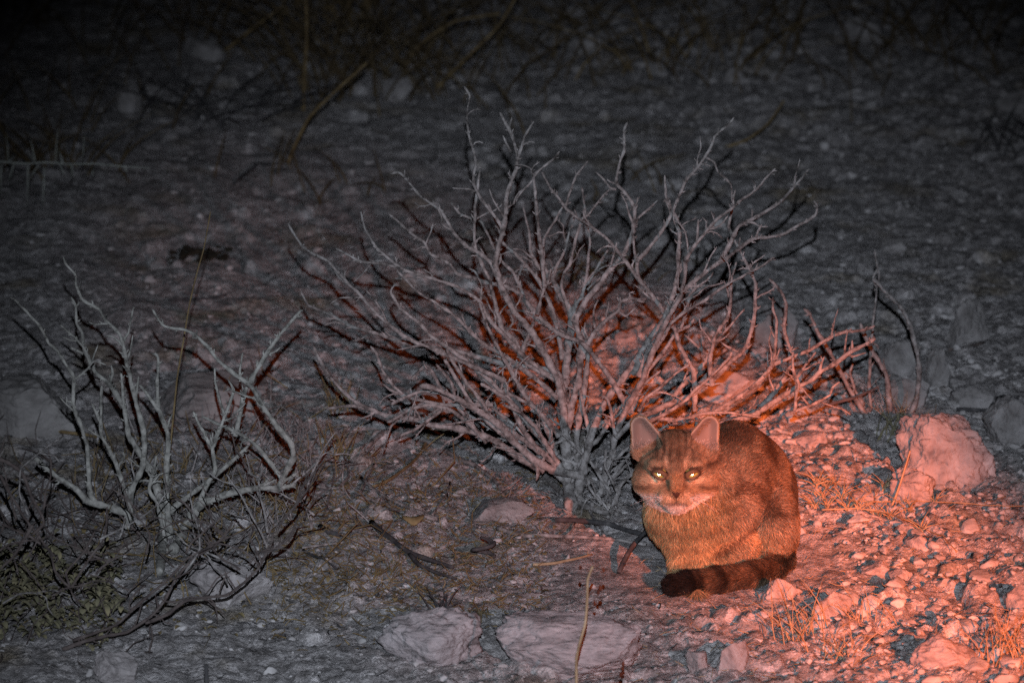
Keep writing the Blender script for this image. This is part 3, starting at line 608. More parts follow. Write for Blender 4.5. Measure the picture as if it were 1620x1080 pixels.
trail = Plant('trailing_shrub', 'low shrub of thin dark trailing stems below the bleached dead shrub', 'shrub', (100, 1030), 15, 'dark_bark', lean=.05, spread=.12, spur=.8, side=1.0)
T_ = trail.branch
T_([(98, 1026), (148, 1010), (200, 999), (239, 974), (264, 944), (279, 914), (305, 884), (338, 864), (359, 840), (367, 825)], 3.4, 1.6, [([(250, 962), (246, 940)], 1.6, 1)], name='stem')
T_([(116, 1012), (183, 988), (229, 946), (267, 915), (300, 880), (338, 862)], 2.8, 1.4, name='stem')
T_([(230, 985), (267, 970), (293, 950), (323, 944), (359, 941), (388, 920), (409, 899), (427, 864), (433, 842)], 3.2, 1.6, [([(372, 930), (360, 912), (355, 900)], 1.6, 1), ([(345, 942), (352, 920), (360, 905)], 1.6, 1), ([(415, 890), (400, 860), (392, 840)], 2, 1.2)], name='stem')
T_([(415, 872), (430, 870), (459, 849), (471, 819), (486, 816)], 2.8, 1.4, name='stem')
T_([(440, 830), (468, 799), (477, 772), (501, 742), (513, 727)], 2.6, 1.4, [([(470, 795), (490, 770), (500, 745)], 1.8, 1)], name='stem')
T_([(-20, 720), (10, 730), (36, 750), (52, 790), (70, 825), (52, 845)], 3.6, 2.4, name='stem')
T_([(52, 830), (40, 850), (20, 880), (0, 900)], 3, 2, name='stem')
T_([(0, 750), (15, 780), (40, 820), (60, 845), (85, 880)], 2.6, 1.8, name='stem')
T_([(80, 870), (88, 905), (112, 930), (105, 905), (135, 870), (150, 840)], 2.4, 1.6, name='stem')
T_([(112, 930), (140, 885), (165, 850), (170, 800)], 2.2, 1.4, name='stem')

for k in range(30):                 # the tangle of dark twigs in the lower left
    x, y = gd.uniform(-40, 420), gd.uniform(800, 1000)
    if x > 250 and y > 930: y -= 90
    a = R(gd.choice([-1, 1]) * gd.uniform(5, 75)); L = gd.uniform(60, 170); q = [(x, y)]
    for _ in range(4): x += math.sin(a) * L / 4; y -= math.cos(a) * L / 4; a += R(gd.normal() * 24); q.append((x, y))
    T_(q, gd.uniform(1.2, 2.3), .8, m='dark_bark' if k % 4 else 'bark', name='stem')

side = Plant('dead_twig_plant', 'small dead plant of tall arching bare stems at the right, beside the big boulder', 'plant', (1408, 668), 17, 'bark', lean=.0, spread=.12, spur=.6)
Q_ = side.branch
Q_([(1426, 676), (1441, 653), (1450, 629), (1454, 593), (1450, 555), (1441, 519), (1426, 487), (1402, 463), (1381, 441)], 5.4, 2.6, [([(1441, 521), (1443, 508)], 3, 1.8)], name='stem')
Q_([(1378, 648), (1375, 610), (1377, 561), (1381, 510), (1387, 460), (1381, 439), (1388, 425), (1384, 395)], 3.0, 1.6, [([(1387, 455), (1391, 432), (1386, 415)], 2, 1.2)], name='stem')
Q_([(1407, 660), (1403, 594), (1396, 580), (1383, 561), (1375, 545), (1367, 527), (1361, 511)], 5.0, 3.0, [([(1398, 582), (1398, 567)], 2.6, 1.6), ([(1375, 540), (1386, 546), (1390, 552)], 2.6, 1.6)], name='stem')
Q_([(1372, 660), (1347, 621), (1326, 582), (1310, 553), (1294, 527), (1281, 496), (1271, 488)], 4.6, 2.6, [([(1330, 596), (1338, 590), (1342, 596), (1336, 602)], 2.6, 1.6)], name='stem')
Q_([(1366, 640), (1352, 615), (1345, 590), (1349, 575)], 2.8, 1.8, name='stem')
Q_([(1310, 640), (1330, 634), (1350, 630), (1372, 620), (1391, 611)], 2.8, 1.6, name='stem', m='dark_bark')

# ------------------------------------------------------------------ the cat: one continuous body from blended forms
CAT_O = ground(1140, 935); CAT_O[2] = float(base_z(CAT_O[0], CAT_O[1]))
CAT_O[1] += 0.0
pitch = R(9)
HO = np.array([-.0655, .058, .1660])                     # between the eyes, on the axis of the head
HF = np.array([0, -math.cos(pitch), math.sin(pitch)]); HU = np.array([0, math.sin(pitch), math.cos(pitch)]); HR = np.array([1.0, 0, 0])
def to_head(P):
    q = P - HO; return np.stack([q @ HR, q @ HU, q @ HF], -1)
def from_head(u, v_, d): return HO + HR * u + HU * v_ + HF * d

def sd_ell(p, c, r, rot=None):
    q = p - np.array(c)
    if rot is not None: q = q @ rot
    r = np.array(r); k0 = np.sqrt(((q / r) ** 2).sum(-1)); k1 = np.sqrt(((q / r ** 2) ** 2).sum(-1)) + 1e-9
    return k0 * (k0 - 1) / k1
def sd_cap(p, a, b, ra, rb):
    a = np.array(a); b = np.array(b); ba = b - a; h = np.clip(((p - a) @ ba) / (ba @ ba), 0, 1)
    return np.linalg.norm(p - a - h[..., None] * ba, axis=-1) - (ra + (rb - ra) * h)
def smin(a, b, k):
    h = np.clip(k - np.abs(a - b), 0, None) / k
    return np.minimum(a, b) - h * h * k * 0.25
def rot_axis(u):                                           # columns: x', y' (long axis), z'
    u = np.array(u, float); u /= np.linalg.norm(u); x = np.cross(u, [0, 0, 1]); x /= np.linalg.norm(x); z = np.cross(x, u)
    return np.stack([x, u, z], 1)

RES = 0.0021
ax = np.arange(-.165, .165, RES); ay = np.arange(-.075, .345, RES); az = np.arange(-.012, .268, RES)
PX = np.stack(np.meshgrid(ax, ay, az, indexing='ij'), -1)
TAIL = np.array([(.070, .21, .050), (.084, .14, .030), (.094, .088, .022), (.080, .045, .021), (.046, .014, .021), (.0, -.006, .020), (-.045, -.022, .019), (-.066, -.027, .018)])
def body_sdf(p):
    d = sd_ell(p, (.028, .170, .108), (.060, .115, .090))                       # ribs and back
    d = smin(d, sd_ell(p, (.058, .212, .080), (.060, .090, .082)), .03)         # rump
    d = smin(d, sd_ell(p, (-.022, .110, .112), (.062, .070, .074)), .03)        # withers
    d = smin(d, sd_ell(p, (-.057, .066, .104), (.050, .046, .058)), .03)        # breast
    d = smin(d, sd_cap(p, (-.064, .082, .150), (-.02, .125, .130), .042, .055), .03)
    d = smin(d, sd_ell(p, (.080, .128, .060), (.036, .074, .062)), .010)        # thigh
    d = smin(d, sd_ell(p, (.004, .086, .086), (.044, .044, .060)), .010)        # folded shoulder and upper arm
    d = smin(d, sd_cap(p, (.030, .070, .052), (-.020, .035, .020), .026, .017), .012)
    for x in (-.057, -.030):
        d = smin(d, sd_cap(p, (x, .056, .075), (x + .002, .030, .016), .022, .0150), .02)
        d = smin(d, sd_ell(p, (x + .002, .012, .012), (.0165, .024, .013)), .012)
    d = smin(d, sd_cap(p, (-.046, .010, .010), (-.036, -.034, .006), .012, .0105), .010)
    d = smin(d, sd_cap(p, (.078, .10, .014), (.045, .034, .012), .016, .014), .015)
    t = None
    for i in range(len(TAIL) - 1):
        ra, rb = [.0125, .0125, .0125, .0125, .0128, .0132, .0130, .0115][i:i + 2]
        c = sd_cap(p, TAIL[i], TAIL[i + 1], ra, rb); t = c if t is None else smin(t, c, .006)
    return smin(d, t, .008)
EYES = [(-.0235, 0.0, .0335), (.0235, 0.0, .0335)]
def head_sdf(p):
    q = to_head(p)
    d = sd_ell(q, (0, .013, -.010), (.048, .044, .049))
    for s in (-1, 1):
        d = smin(d, sd_ell(q, (s * .0315, -.016, -.002), (.0265, .0245, .030)), .02)
        d = smin(d, sd_ell(q, (s * .023, .0125, .033), (.015, .0085, .011)), .010)
    d = smin(d, sd_ell(q, (0, -.035, .010), (.0325, .021, .030)), .015)
    d = smin(d, sd_ell(q, (0, -.032, .031), (.025, .017, .020)), .010)
    d = smin(d, sd_cap(q, (0, .018, .034), (0, -.021, .0515), .0115, .0085), .010)
    for s in (-1, 1): d = smin(d, sd_ell(q, (s * .0115, -.035, .0425), (.0125, .0105, .0105)), .006)
    d = smin(d, sd_ell(q, (0, -.0275, .0540), (.0064, .0048, .0046)), .004)
    d = smin(d, sd_ell(q, (0, -.0475, .037), (.0130, .0090, .0110)), .006)
    for s, e in zip((-1, 1), EYES):
        d = -smin(-d, sd_ell(q, (e[0], -.0005, .0445), (.0122, .0068, .0105)), .003)
        d = smin(d, sd_cap(q, (s * .0120, -.0026, .0452), (s * .0240, .0044, .0464), .0036, .0038), .003)
        d = smin(d, sd_cap(q, (s * .0240, .0044, .0464), (s * .0352, .0062, .0392), .0038, .0032), .003)
        d = smin(d, sd_cap(q, (s * .0120, -.0045, .0440), (s * .0230, -.0083, .0450), .0022, .0024), .003)
        d = smin(d, sd_cap(q, (s * .0230, -.0083, .0450), (s * .0350, .0005, .0385), .0024, .0022), .003)
    for s in (-1, 1):
        tri2 = np.array([(.0480, .0270), (.0290, .0400), (.0500, .0640)]); P2 = np.stack([np.abs(q[..., 0]) if s > 0 else np.abs(q[..., 0]), q[..., 1]], -1)
        side_ok = q[..., 0] * s
        dd = None; insd = np.ones(q.shape[:-1], bool); 
        for i in range(3):
            A_, B_ = tri2[i], tri2[(i + 1) % 3]; e_ = B_ - A_; w2 = np.stack([side_ok, q[..., 1]], -1) - A_; h_ = np.clip((w2 @ e_) / (e_ @ e_), 0, 1)
            dl = np.linalg.norm(w2 - h_[..., None] * e_, axis=-1); dd = dl if dd is None else np.minimum(dd, dl)
            insd &= (e_[0] * w2[..., 1] - e_[1] * w2[..., 0]) < 0
        d2 = np.where(insd, -dd, dd) - .0142
        tt = np.clip(-d2 / .016, 0, 1)
        zc = -.0030 - .0115 * tt * tt * (3 - 2 * tt) - .22 * (side_ok - .045) - .05 * (q[..., 1] - .05)
        ear = np.maximum(d2, np.abs(q[..., 2] - zc) * .85 - .0021)
        d = smin(d, ear, .006)
        d = np.maximum(d, -np.maximum(np.maximum(d2 + .0042, (zc + .0019) - q[..., 2]), q[..., 2] - .03))
    return d
SD = body_sdf(PX)
hx = (ax > -.155) & (ax < .03); hy = (ay > -.02) & (ay < .15); hz = (az > .08)
ix0, ix1 = np.where(hx)[0][[0, -1]]; iy0, iy1 = np.where(hy)[0][[0, -1]]; iz0, iz1 = np.where(hz)[0][[0, -1]]
sl = (slice(ix0, ix1 + 1), slice(iy0, iy1 + 1), slice(iz0, iz1 + 1))
SD[sl] = smin(SD[sl], head_sdf(PX[sl]), .012)

def surface_nets(S_, ax, ay, az):
    ins = S_ < 0; n = [k - 1 for k in S_.shape]
    c = np.zeros(n, np.int8); 
    offs = [(i, j, k) for i in (0, 1) for j in (0, 1) for k in (0, 1)]
    for i, j, k in offs: c += ins[i:i + n[0], j:j + n[1], k:k + n[2]]
    act = (c > 0) & (c < 8); idx = np.argwhere(act); vid = -np.ones(n, np.int64); vid[act] = np.arange(len(idx))
    acc = np.zeros((len(idx), 3)); cnt = np.zeros(len(idx))
    for a in offs:
        for axis in range(3):
            if a[axis]: continue
            b = list(a); b[axis] = 1
            va = S_[idx[:, 0] + a[0], idx[:, 1] + a[1], idx[:, 2] + a[2]]; vb = S_[idx[:, 0] + b[0], idx[:, 1] + b[1], idx[:, 2] + b[2]]
            m_ = (va < 0) != (vb < 0); t = np.where(m_, va / (va - vb + 1e-12), 0)
            p = np.array(a, float)[None].repeat(len(idx), 0); p[:, axis] += t
            acc[m_] += p[m_]; cnt[m_] += 1
    v = idx + acc / cnt[:, None]
    v = np.stack([ax[0] + v[:, 0] * RES, ay[0] + v[:, 1] * RES, az[0] + v[:, 2] * RES], 1)
    F = []
    for axis in range(3):
        o = [1, 2] if axis == 0 else ([2, 0] if axis == 1 else [0, 1])
        A = [slice(1, -1)] * 3; Bs = [slice(1, -1)] * 3
        A[axis] = slice(0, -1); Bs[axis] = slice(1, None)
        sa = ins[tuple(A)]; sb = ins[tuple(Bs)]
        e = np.argwhere(sa != sb); flip = sa[sa != sb]
        e = e + np.array([0 if k == axis else 1 for k in range(3)])
        q = []
        for (x, y) in ((0, 0), (1, 0), (1, 1), (0, 1)):
            w_ = e.copy(); w_[:, o[0]] -= x; w_[:, o[1]] -= y; q.append(vid[w_[:, 0], w_[:, 1], w_[:, 2]])
        q = np.stack(q, 1); q[~flip] = q[~flip][:, ::-1]; F.append(q)
    F = np.concatenate(F); return v, F[(F >= 0).all(1)]
CV, CF = surface_nets(SD, ax, ay, az)
def vnormals(V, F):
    fn = np.cross(V[F[:, 2]] - V[F[:, 0]], V[F[:, 3]] - V[F[:, 1]]); N = np.zeros_like(V)
    for k in range(4): np.add.at(N, F[:, k], fn)
    return N / (np.linalg.norm(N, axis=1)[:, None] + 1e-12)
CN = vnormals(CV, CF)
if ((CV + CN * .001 - CV.mean(0)) ** 2).sum() < ((CV - CV.mean(0)) ** 2).sum():
    CF = CF[:, ::-1]; CN = -CN

def sst(a, b, x):
    t = np.clip((x - a) / (b - a), 0, 1); return t * t * (3 - 2 * t)
def tail_param(P):
    best = np.full(len(P), 9.0); par = np.zeros(len(P)); L = np.r_[0, np.cumsum(np.linalg.norm(np.diff(TAIL, axis=0), axis=1))]
    for i in range(len(TAIL) - 1):
        a, b = TAIL[i], TAIL[i + 1]; ba = b - a; h = np.clip(((P - a) @ ba) / (ba @ ba), 0, 1)
        dd = np.linalg.norm(P - a - h[:, None] * ba, axis=1); m_ = dd < best; best[m_] = dd[m_]; par[m_] = (L[i] + h[m_] * (L[i + 1] - L[i])) / L[-1]
    return best, par
def is_tail(P):
    dd, par = tail_param(P); db = None
    return (dd < .0195) & (par > .16) & ~((P[:, 1] > .10) & (P[:, 2] > .055)), par
def ear_edge(u, v_):
    T3 = np.array([(.0480, .0270), (.0290, .0400), (.0500, .0640)]); dd = np.full(len(u), 9.0); ins = np.ones(len(u), bool)
    for i in range(3):
        A_, B_ = T3[i], T3[(i + 1) % 3]; e_ = B_ - A_; w2 = np.stack([np.abs(u), v_], -1) - A_; h_ = np.clip((w2 @ e_) / (e_ @ e_), 0, 1)
        dd = np.minimum(dd, np.linalg.norm(w2 - h_[:, None] * e_, axis=-1)); ins &= (e_[0] * w2[:, 1] - e_[1] * w2[:, 0]) < 0
    return np.abs(np.where(ins, -dd, dd) - .0138)
def is_head(P):
    return head_sdf(P) < .0045
def pigment(P, N):
    """coat colour of the animal plus painted shade of the elbow crease: ticked sandy brown, darker stripes, pale chin, black-ringed tail"""
    n = len(P); q = to_head(P); u, v_, d = q.T
    c = np.tile(np.array([.170, .116, .075]), (n, 1))
    def blend(mask, colr): 
        nonlocal c
        c = c + (np.array(colr) - c) * np.clip(mask, 0, 1)[:, None]
    nz = vnoise(P[:, 0] * 70, P[:, 1] * 70, P[:, 2] * 70, 5); nb = vnoise(P[:, 0] * 26, P[:, 1] * 26, P[:, 2] * 26, 6)
    # back darker, flanks with broken spots and bars, belly and breast buff
    blend(sst(.11, .19, P[:, 2]) * .62, (.075, .048, .030))
    st = vnoise(P[:, 0] * 38 + 2 * nb, P[:, 1] * 17, P[:, 2] * 30 + 1.5 * nb, 8)
    blend(sst(.08, .36, st) * .88 * sst(.03, .07, P[:, 2]), (.060, .036, .022))
    blend(sst(-.10, -.5, st) * .35, (.27, .185, .115))
    br = sst(.105, .045, np.hypot(P[:, 0] + .060, (P[:, 2] - .075) * .8)) * sst(.11, .05, P[:, 1])
    blend(br * .75, (.285, .185, .085))
    band = np.exp(-((P[:, 2] - .092 + .03 * np.abs(P[:, 0] + .066)) / .007) ** 2) + .7 * np.exp(-((P[:, 2] - .067 + .05 * np.abs(P[:, 0] + .066)) / .006) ** 2)
    blend(br * band * .55, (.11, .06, .03))
    blend(sst(.075, .02, P[:, 2]) * sst(.02, .07, P[:, 0]) * sst(.20, .12, P[:, 1]) * .55, (.36, .20, .09))
    # shade of the elbow crease painted as a dark curve, sandy belly fur below
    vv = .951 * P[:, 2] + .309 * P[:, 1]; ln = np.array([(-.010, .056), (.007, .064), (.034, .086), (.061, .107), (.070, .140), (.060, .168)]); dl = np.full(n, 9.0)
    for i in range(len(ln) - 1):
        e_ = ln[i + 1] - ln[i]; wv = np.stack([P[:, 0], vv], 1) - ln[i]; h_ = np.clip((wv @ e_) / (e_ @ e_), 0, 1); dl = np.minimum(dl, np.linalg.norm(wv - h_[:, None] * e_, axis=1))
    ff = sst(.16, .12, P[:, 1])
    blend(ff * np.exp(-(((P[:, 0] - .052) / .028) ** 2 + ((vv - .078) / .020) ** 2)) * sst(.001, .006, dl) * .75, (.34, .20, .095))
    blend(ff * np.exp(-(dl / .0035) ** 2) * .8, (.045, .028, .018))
    blend(sst(.045, .02, P[:, 2]) * .3, (.28, .17, .09))
    # face
    H = is_head(P).astype(float)
    if H.any():
        blend(H * .55, (.165, .105, .065))
        fs = sst(-.3, .5, np.sin(u * 640 + 1.5 * nz + 1.2 * nb)) * (.55 + .45 * sst(-.4, .3, nb))                       # forehead stripes
        blend(H * sst(.012, .026, v_) * sst(.040, .020, np.abs(u)) * (.20 + .80 * fs), (.026, .018, .012))
        blend(H * sst(-.006, .012, v_) * sst(.016, .005, np.abs(u)) * .55, (.095, .055, .030))
        ex = np.abs(u) - .0235
        blend(H * np.exp(-((ex / .016) ** 2 + ((v_ - .0125) / .0045) ** 2)) * .30, (.36, .24, .14))          # pale brow mark
        blend(H * np.exp(-((ex / .015) ** 2 + ((v_ + .0125) / .0050) ** 2)) * .85, (.46, .33, .21))         # pale under the eye
        blend(H * sst(.034, .044, np.abs(u)) * np.exp(-((v_ - .004 - .25 * (np.abs(u) - .04)) / .0040) ** 2) * .9, (.045, .028, .018))   # stripe from the eye corner
        blend(H * sst(.022, .036, np.abs(u)) * np.exp(-((v_ + .021 + .15 * (np.abs(u) - .03)) / .0036) ** 2) * .85, (.060, .038, .024))
        blend(H * np.exp(-(((np.abs(u) - .0125) / .0042) ** 2 + ((v_ + .010) / .013) ** 2)) * .9, (.055, .034, .022))   # dark line beside the nose
        blend(H * np.exp(-((u / .009) ** 2)) * sst(-.032, -.022, v_) * sst(.006, -.006, v_) * .7, (.19, .095, .040))    # nose bridge
        wh = np.maximum(sst(-.024, -.033, v_ + .08 * np.abs(u)) * sst(.016, .026, np.abs(u)), sst(-.040, -.045, v_)) * sst(-.075, -.060, v_)
        blend(H * np.exp(-(((np.abs(u) - .0125 - .25 * (v_ - .012)) / .0030) ** 2 + ((v_ - .015) / .010) ** 2)) * .6, (.36, .24, .15))
        blend(H * wh * .92, (.41, .33, .275))
        blend(H * np.exp(-(((np.abs(u) - .013) / .009) ** 2 + ((v_ + .033) / .008) ** 2)) * .5, (.42, .29, .19))
        blend(H * np.exp(-((v_ + .0405 - .02 * np.abs(u)) / .0012) ** 2) * sst(.018, .009, np.abs(u)) * sst(.02, .03, d) * .8, (.10, .065, .055))  # mouth line
        blend(H * np.exp(-((u / .0012) ** 2)) * sst(-.042, -.038, v_) * sst(-.031, -.034, v_) * .8, (.08, .05, .04))
        for s in (-1, 1):                                               # eye liner
            e = np.hypot((u - s * .0235) / .0125, (v_ + .0003 - .10 * s * (u - s * .0235)) / .0083)
            blend(H * sst(.20, .06, np.abs(e - .92)) * sst(.02, .03, d) * .85, (.030, .020, .014))
        blend(H * (np.abs(u) < .0070 * np.clip((v_ + .0345) / .0105, 0, 1) ** .7) * (v_ < -.0235) * (d > .046) * .97, (.055, .026, .019))    # nose leather
    E = (v_ > .026 + np.clip(.048 - np.abs(u), 0, 1) * .74) & (np.abs(u) > .022) & (np.abs(u) < .070) & is_head(P)
    front = sst(.0, .5, N @ HF)
    blend(E * front * .92, (.225, .178, .152))
    blend(E * front * sst(.0030, .0005, ear_edge(u, v_)) * .8, (.42, .33, .25))
    blend(E * front * sst(.045, .030, v_) * .5, (.10, .065, .045))
    blend(E * (1 - front) * sst(.036, .05, v_) * .6, (.20, .105, .05))
    # tail
    pw = sst(-.018, -.024, P[:, 1]) * sst(.016, .011, P[:, 2]); blend(pw * .8, (.10, .062, .035))
    tl, par = is_tail(P); tl = tl & ~((P[:, 1] < -.030) & (P[:, 2] < .010) & (P[:, 0] > -.055) & (P[:, 0] < -.018))
    if tl.any():
        ring = np.sin((par - .66) * 62) * sst(.74, .80, par)
        blend(tl * .9, (.052, .034, .023))
        mott = vnoise(P[:, 0] * 90, P[:, 1] * 90, P[:, 2] * 90, 12)
        blend(tl * sst(-.1, .5, mott) * .6, (.120, .078, .048))
        blend(tl * sst(.0, .6, ring) * .85, (.018, .012, .009))
        blend(tl * sst(.89, .92, par), (.010, .008, .007))
    return c * (.80 + .40 * H)[:, None] * (1 + .10 * nz)[:, None]

cat = empty('wildcat', CAT_O)
tag(cat, 'crouching sandy brown tabby wildcat with glowing eyes, staring at the camera', 'wildcat')
me = bpy.data.meshes.new('body')
me.vertices.add(len(CV)); me.vertices.foreach_set('co', CV.astype(np.float32).ravel())
me.loops.add(CF.size); me.loops.foreach_set('vertex_index', CF.astype(np.int32).ravel())
me.polygons.add(len(CF)); me.polygons.foreach_set('loop_start', np.arange(len(CF), dtype=np.int32) * 4)
me.polygons.foreach_set('use_smooth', np.ones(len(CF), dtype=bool)); me.update(); me.validate()
at = me.attributes.new('coat', 'FLOAT_COLOR', 'POINT')
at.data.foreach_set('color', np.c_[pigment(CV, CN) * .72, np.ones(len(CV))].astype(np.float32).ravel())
def coat_mat(name, rough):
    m, t, b = mat(name, rough, .12)
    a = t.nodes.new('ShaderNodeAttribute'); a.attribute_name = 'coat'; t.links.new(a.outputs['Color'], b.inputs['Base Color']); return m
M['skin'] = coat_mat('coat_underfur', .85); M['fur'] = coat_mat('coat_hair', .75)
me.materials.append(M['skin'])
body = bpy.data.objects.new('body', me); col.objects.link(body); body.parent = cat

# hair: single strands combed along the body
NH = 270000
tri = np.concatenate([CF[:, [0, 1, 2]], CF[:, [0, 2, 3]]])
ar = np.linalg.norm(np.cross(CV[tri[:, 1]] - CV[tri[:, 0]], CV[tri[:, 2]] - CV[tri[:, 0]]), axis=1)
cen = CV[tri].mean(1)
wgt = ar * np.where(cen[:, 1] > .22, .30, 1.0) * np.where(is_head(cen), 2.6, 1.0)
g7 = np.random.default_rng(77)
pick = g7.choice(len(tri), NH, p=wgt / wgt.sum()); a, b_ = g7.uniform(size=(2, NH)); fl = a + b_ > 1; a[fl] = 1 - a[fl]; b_[fl] = 1 - b_[fl]
HP = CV[tri[pick, 0]] * (1 - a - b_)[:, None] + CV[tri[pick, 1]] * a[:, None] + CV[tri[pick, 2]] * b_[:, None]
HN = CN[tri[pick, 0]]
q = to_head(HP); u, v_, d_ = q.T
keep = HP[:, 2] > .002
for s in (-1, 1): keep &= ~((np.hypot((u - s * .0235) / .0136, (v_ + .0006 - .10 * (s * u - .0235)) / .0074) < 1.0) & (d_ > .026))
ear_in = (v_ > .026 + np.clip(.048 - np.abs(u), 0, 1) * .74) & (np.abs(u) > .022) & (np.abs(u) < .085) & (HP[:, 1] < .12) & ((HN @ HF) > .30)
keep &= ~(ear_in & (g7.uniform(size=NH) > .30 * sst(.046, .034, v_)))
keep &= ~((np.abs(u) < .0070 * np.clip((v_ + .0345) / .0105, 0, 1) ** .7) & (v_ < -.0235) & (d_ > .045))
HP, HN, q = HP[keep], HN[keep], q[keep]; u, v_, d_ = q.T; n = len(HP)
Hh = is_head(HP); tl, par = is_tail(HP)
E = (v_ > .034) & (np.abs(u) > .020) & (np.abs(u) < .085) & (HP[:, 1] < .12)
zz = sst(.09, .15, HP[:, 2])[:, None]; flow = np.array([.35, .92, -.15]) * zz + np.array([.42, .30, -.95]) * (1 - zz)
fr = sst(.10, .04, HP[:, 1]) * sst(.04, -.02, HP[:, 0]); flow = flow * (1 - fr)[:, None] + np.array([.1, .15, -1.0]) * fr[:, None]
hf = (u[:, None] * HR * 1.0 + (v_ + .022)[:, None] * HU) ; hf /= np.linalg.norm(hf, axis=1)[:, None] + 1e-6
hf = hf - .55 * HF; flow = np.where(Hh[:, None], hf, flow)
ti = np.clip((par * (len(TAIL) - 1)).astype(int), 0, len(TAIL) - 2); td = TAIL[ti + 1] - TAIL[ti]; td /= np.linalg.norm(td, axis=1)[:, None]
flow = np.where(tl[:, None], td, flow)
flow = np.where(E[:, None], HU[None] * .8 + HR[None] * np.sign(u)[:, None] * .5, flow)
flow += g7.normal(size=(n, 3)) * np.where(Hh, .16, .26)[:, None]
tang = flow - HN * (flow * HN).sum(1)[:, None]; tang /= np.linalg.norm(tang, axis=1)[:, None] + 1e-9
lift = np.where(Hh, .30, .36)[:, None]; lift = np.where(tl[:, None], .75, lift); lift = np.where(E[:, None], .25, lift)
L = np.full(n, .0125); L[HP[:, 1] < .1] = .0115
L[Hh] = .0042 + .0048 * sst(.020, .055, np.abs(u[Hh])) * sst(.02, -.01, v_[Hh])
L[Hh & (np.abs(u) < .026) & (v_ > -.04) & (d_ > .02)] = .0028
L[E] = .0026; L[tl] = .0105
L[(~Hh) & (HP[:, 0] < -.01) & (HP[:, 1] < .09) & (HP[:, 2] > .04)] = .0130
L *= g7.uniform(.65, 1.25, n)
ts = np.array([0, .35, .7, 1.0]); dirs = tang + HN * lift; dirs /= np.linalg.norm(dirs, axis=1)[:, None]
pts = HP[:, None, :] + dirs[:, None, :] * (L[:, None] * ts[None])[..., None]
pts += tang[:, None, :] * (L[:, None] * .25 * ts[None] ** 2)[..., None]
pts[..., 2] = np.maximum(pts[..., 2], .0015)
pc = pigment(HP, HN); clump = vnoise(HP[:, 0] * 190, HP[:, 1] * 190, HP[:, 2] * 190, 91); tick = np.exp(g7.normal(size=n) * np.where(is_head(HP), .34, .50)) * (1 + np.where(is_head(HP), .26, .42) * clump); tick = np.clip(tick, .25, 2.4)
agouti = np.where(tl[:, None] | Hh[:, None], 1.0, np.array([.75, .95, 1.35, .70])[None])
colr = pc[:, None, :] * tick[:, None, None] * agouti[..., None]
hc = bpy.data.hair_curves.new('fur'); hc.add_curves([4] * n)
hc.attributes['position'].data.foreach_set('vector', pts.astype(np.float32).ravel())
ra = hc.attributes.new('radius', 'FLOAT', 'POINT')
ra.data.foreach_set('value', (np.array([.00029, .00027, .00020, .00006])[None] * np.ones((n, 1))).astype(np.float32).ravel())
ca = hc.attributes.new('coat', 'FLOAT_COLOR', 'POINT')
ca.data.foreach_set('color', np.concatenate([colr, np.ones((n, 4, 1))], -1).astype(np.float32).ravel())
hc.materials.append(M['fur'])
fur = bpy.data.objects.new('fur', hc); col.objects.link(fur); fur.parent = cat

# eyes: ball with amber iris; the pupil is a mirror-backed disc that throws the flash back
m, t, b = mat('eye_iris', .25, .5); b.inputs['Base Color'].default_value = (.30, .29, .07, 1); M['iris'] = m
m, t, b = mat('eye_dark', .3, .5); b.inputs['Base Color'].default_value = (.012, .008, .005, 1); M['eyedark'] = m
m, t, b = mat('eye_tapetum', .34, .5); b.inputs['Base Color'].default_value = (.95, .93, .50, 1); b.inputs['Metallic'].default_value = 1.0; M['tapetum'] = m
to_cam = np.array([0, 0, CAM_H + .08]) - (CAT_O + HO); to_cam /= np.linalg.norm(to_cam)
for e, s in zip(EYES, (-1, 1)):
    c = from_head(*e); f = to_cam; rgt = np.cross(f, [0, 0, 1]); rgt /= np.linalg.norm(rgt); upv = np.cross(rgt, f)
    mb = MB(); rr = .0112; V = [c + f * rr]; F = []; mm = []
    rings = [10, 20, 30, 42, 56, 75, 100, 130, 160]; nseg = 28
    for th in rings:
        for k in range(nseg):
            ph = k * 2 * math.pi / nseg
            V.append(c + rr * (f * math.cos(R(th)) + (rgt * math.cos(ph) + upv * math.sin(ph)) * math.sin(R(th))))
    F = [(0, 1 + k, 1 + (k + 1) % nseg) for k in range(nseg)]; mm = [1] * nseg
    for i in range(len(rings) - 1):
        for k in range(nseg):
            k2 = (k + 1) % nseg
            F.append((1 + i * nseg + k, 1 + (i + 1) * nseg + k, 1 + (i + 1) * nseg + k2, 1 + i * nseg + k2)); mm.append(1 if rings[i] < 12 else (0 if rings[i] < 50 else 1))
    mb.v.append(np.array(V) + CAT_O); mb.f = F; mb.m = mm; mb.n = len(V)
    eye = mb.build('eye', [M['iris'], M['eyedark']], cat)
    ctr = c + f * (rr + .0006) + rgt * .0004 + upv * .0003
    V = [ctr + f * .0004]; nseg = 24
    for k in range(nseg):
        ph = k * 2 * math.pi / nseg; V.append(ctr + rgt * math.cos(ph) * .0032 + upv * math.sin(ph) * .0044)
    mb = MB(); mb.add(np.array(V), [(0, 1 + k, 1 + (k + 1) % nseg) for k in range(nseg)])
    p = mb.build('pupil', M['tapetum']); p.parent = eye
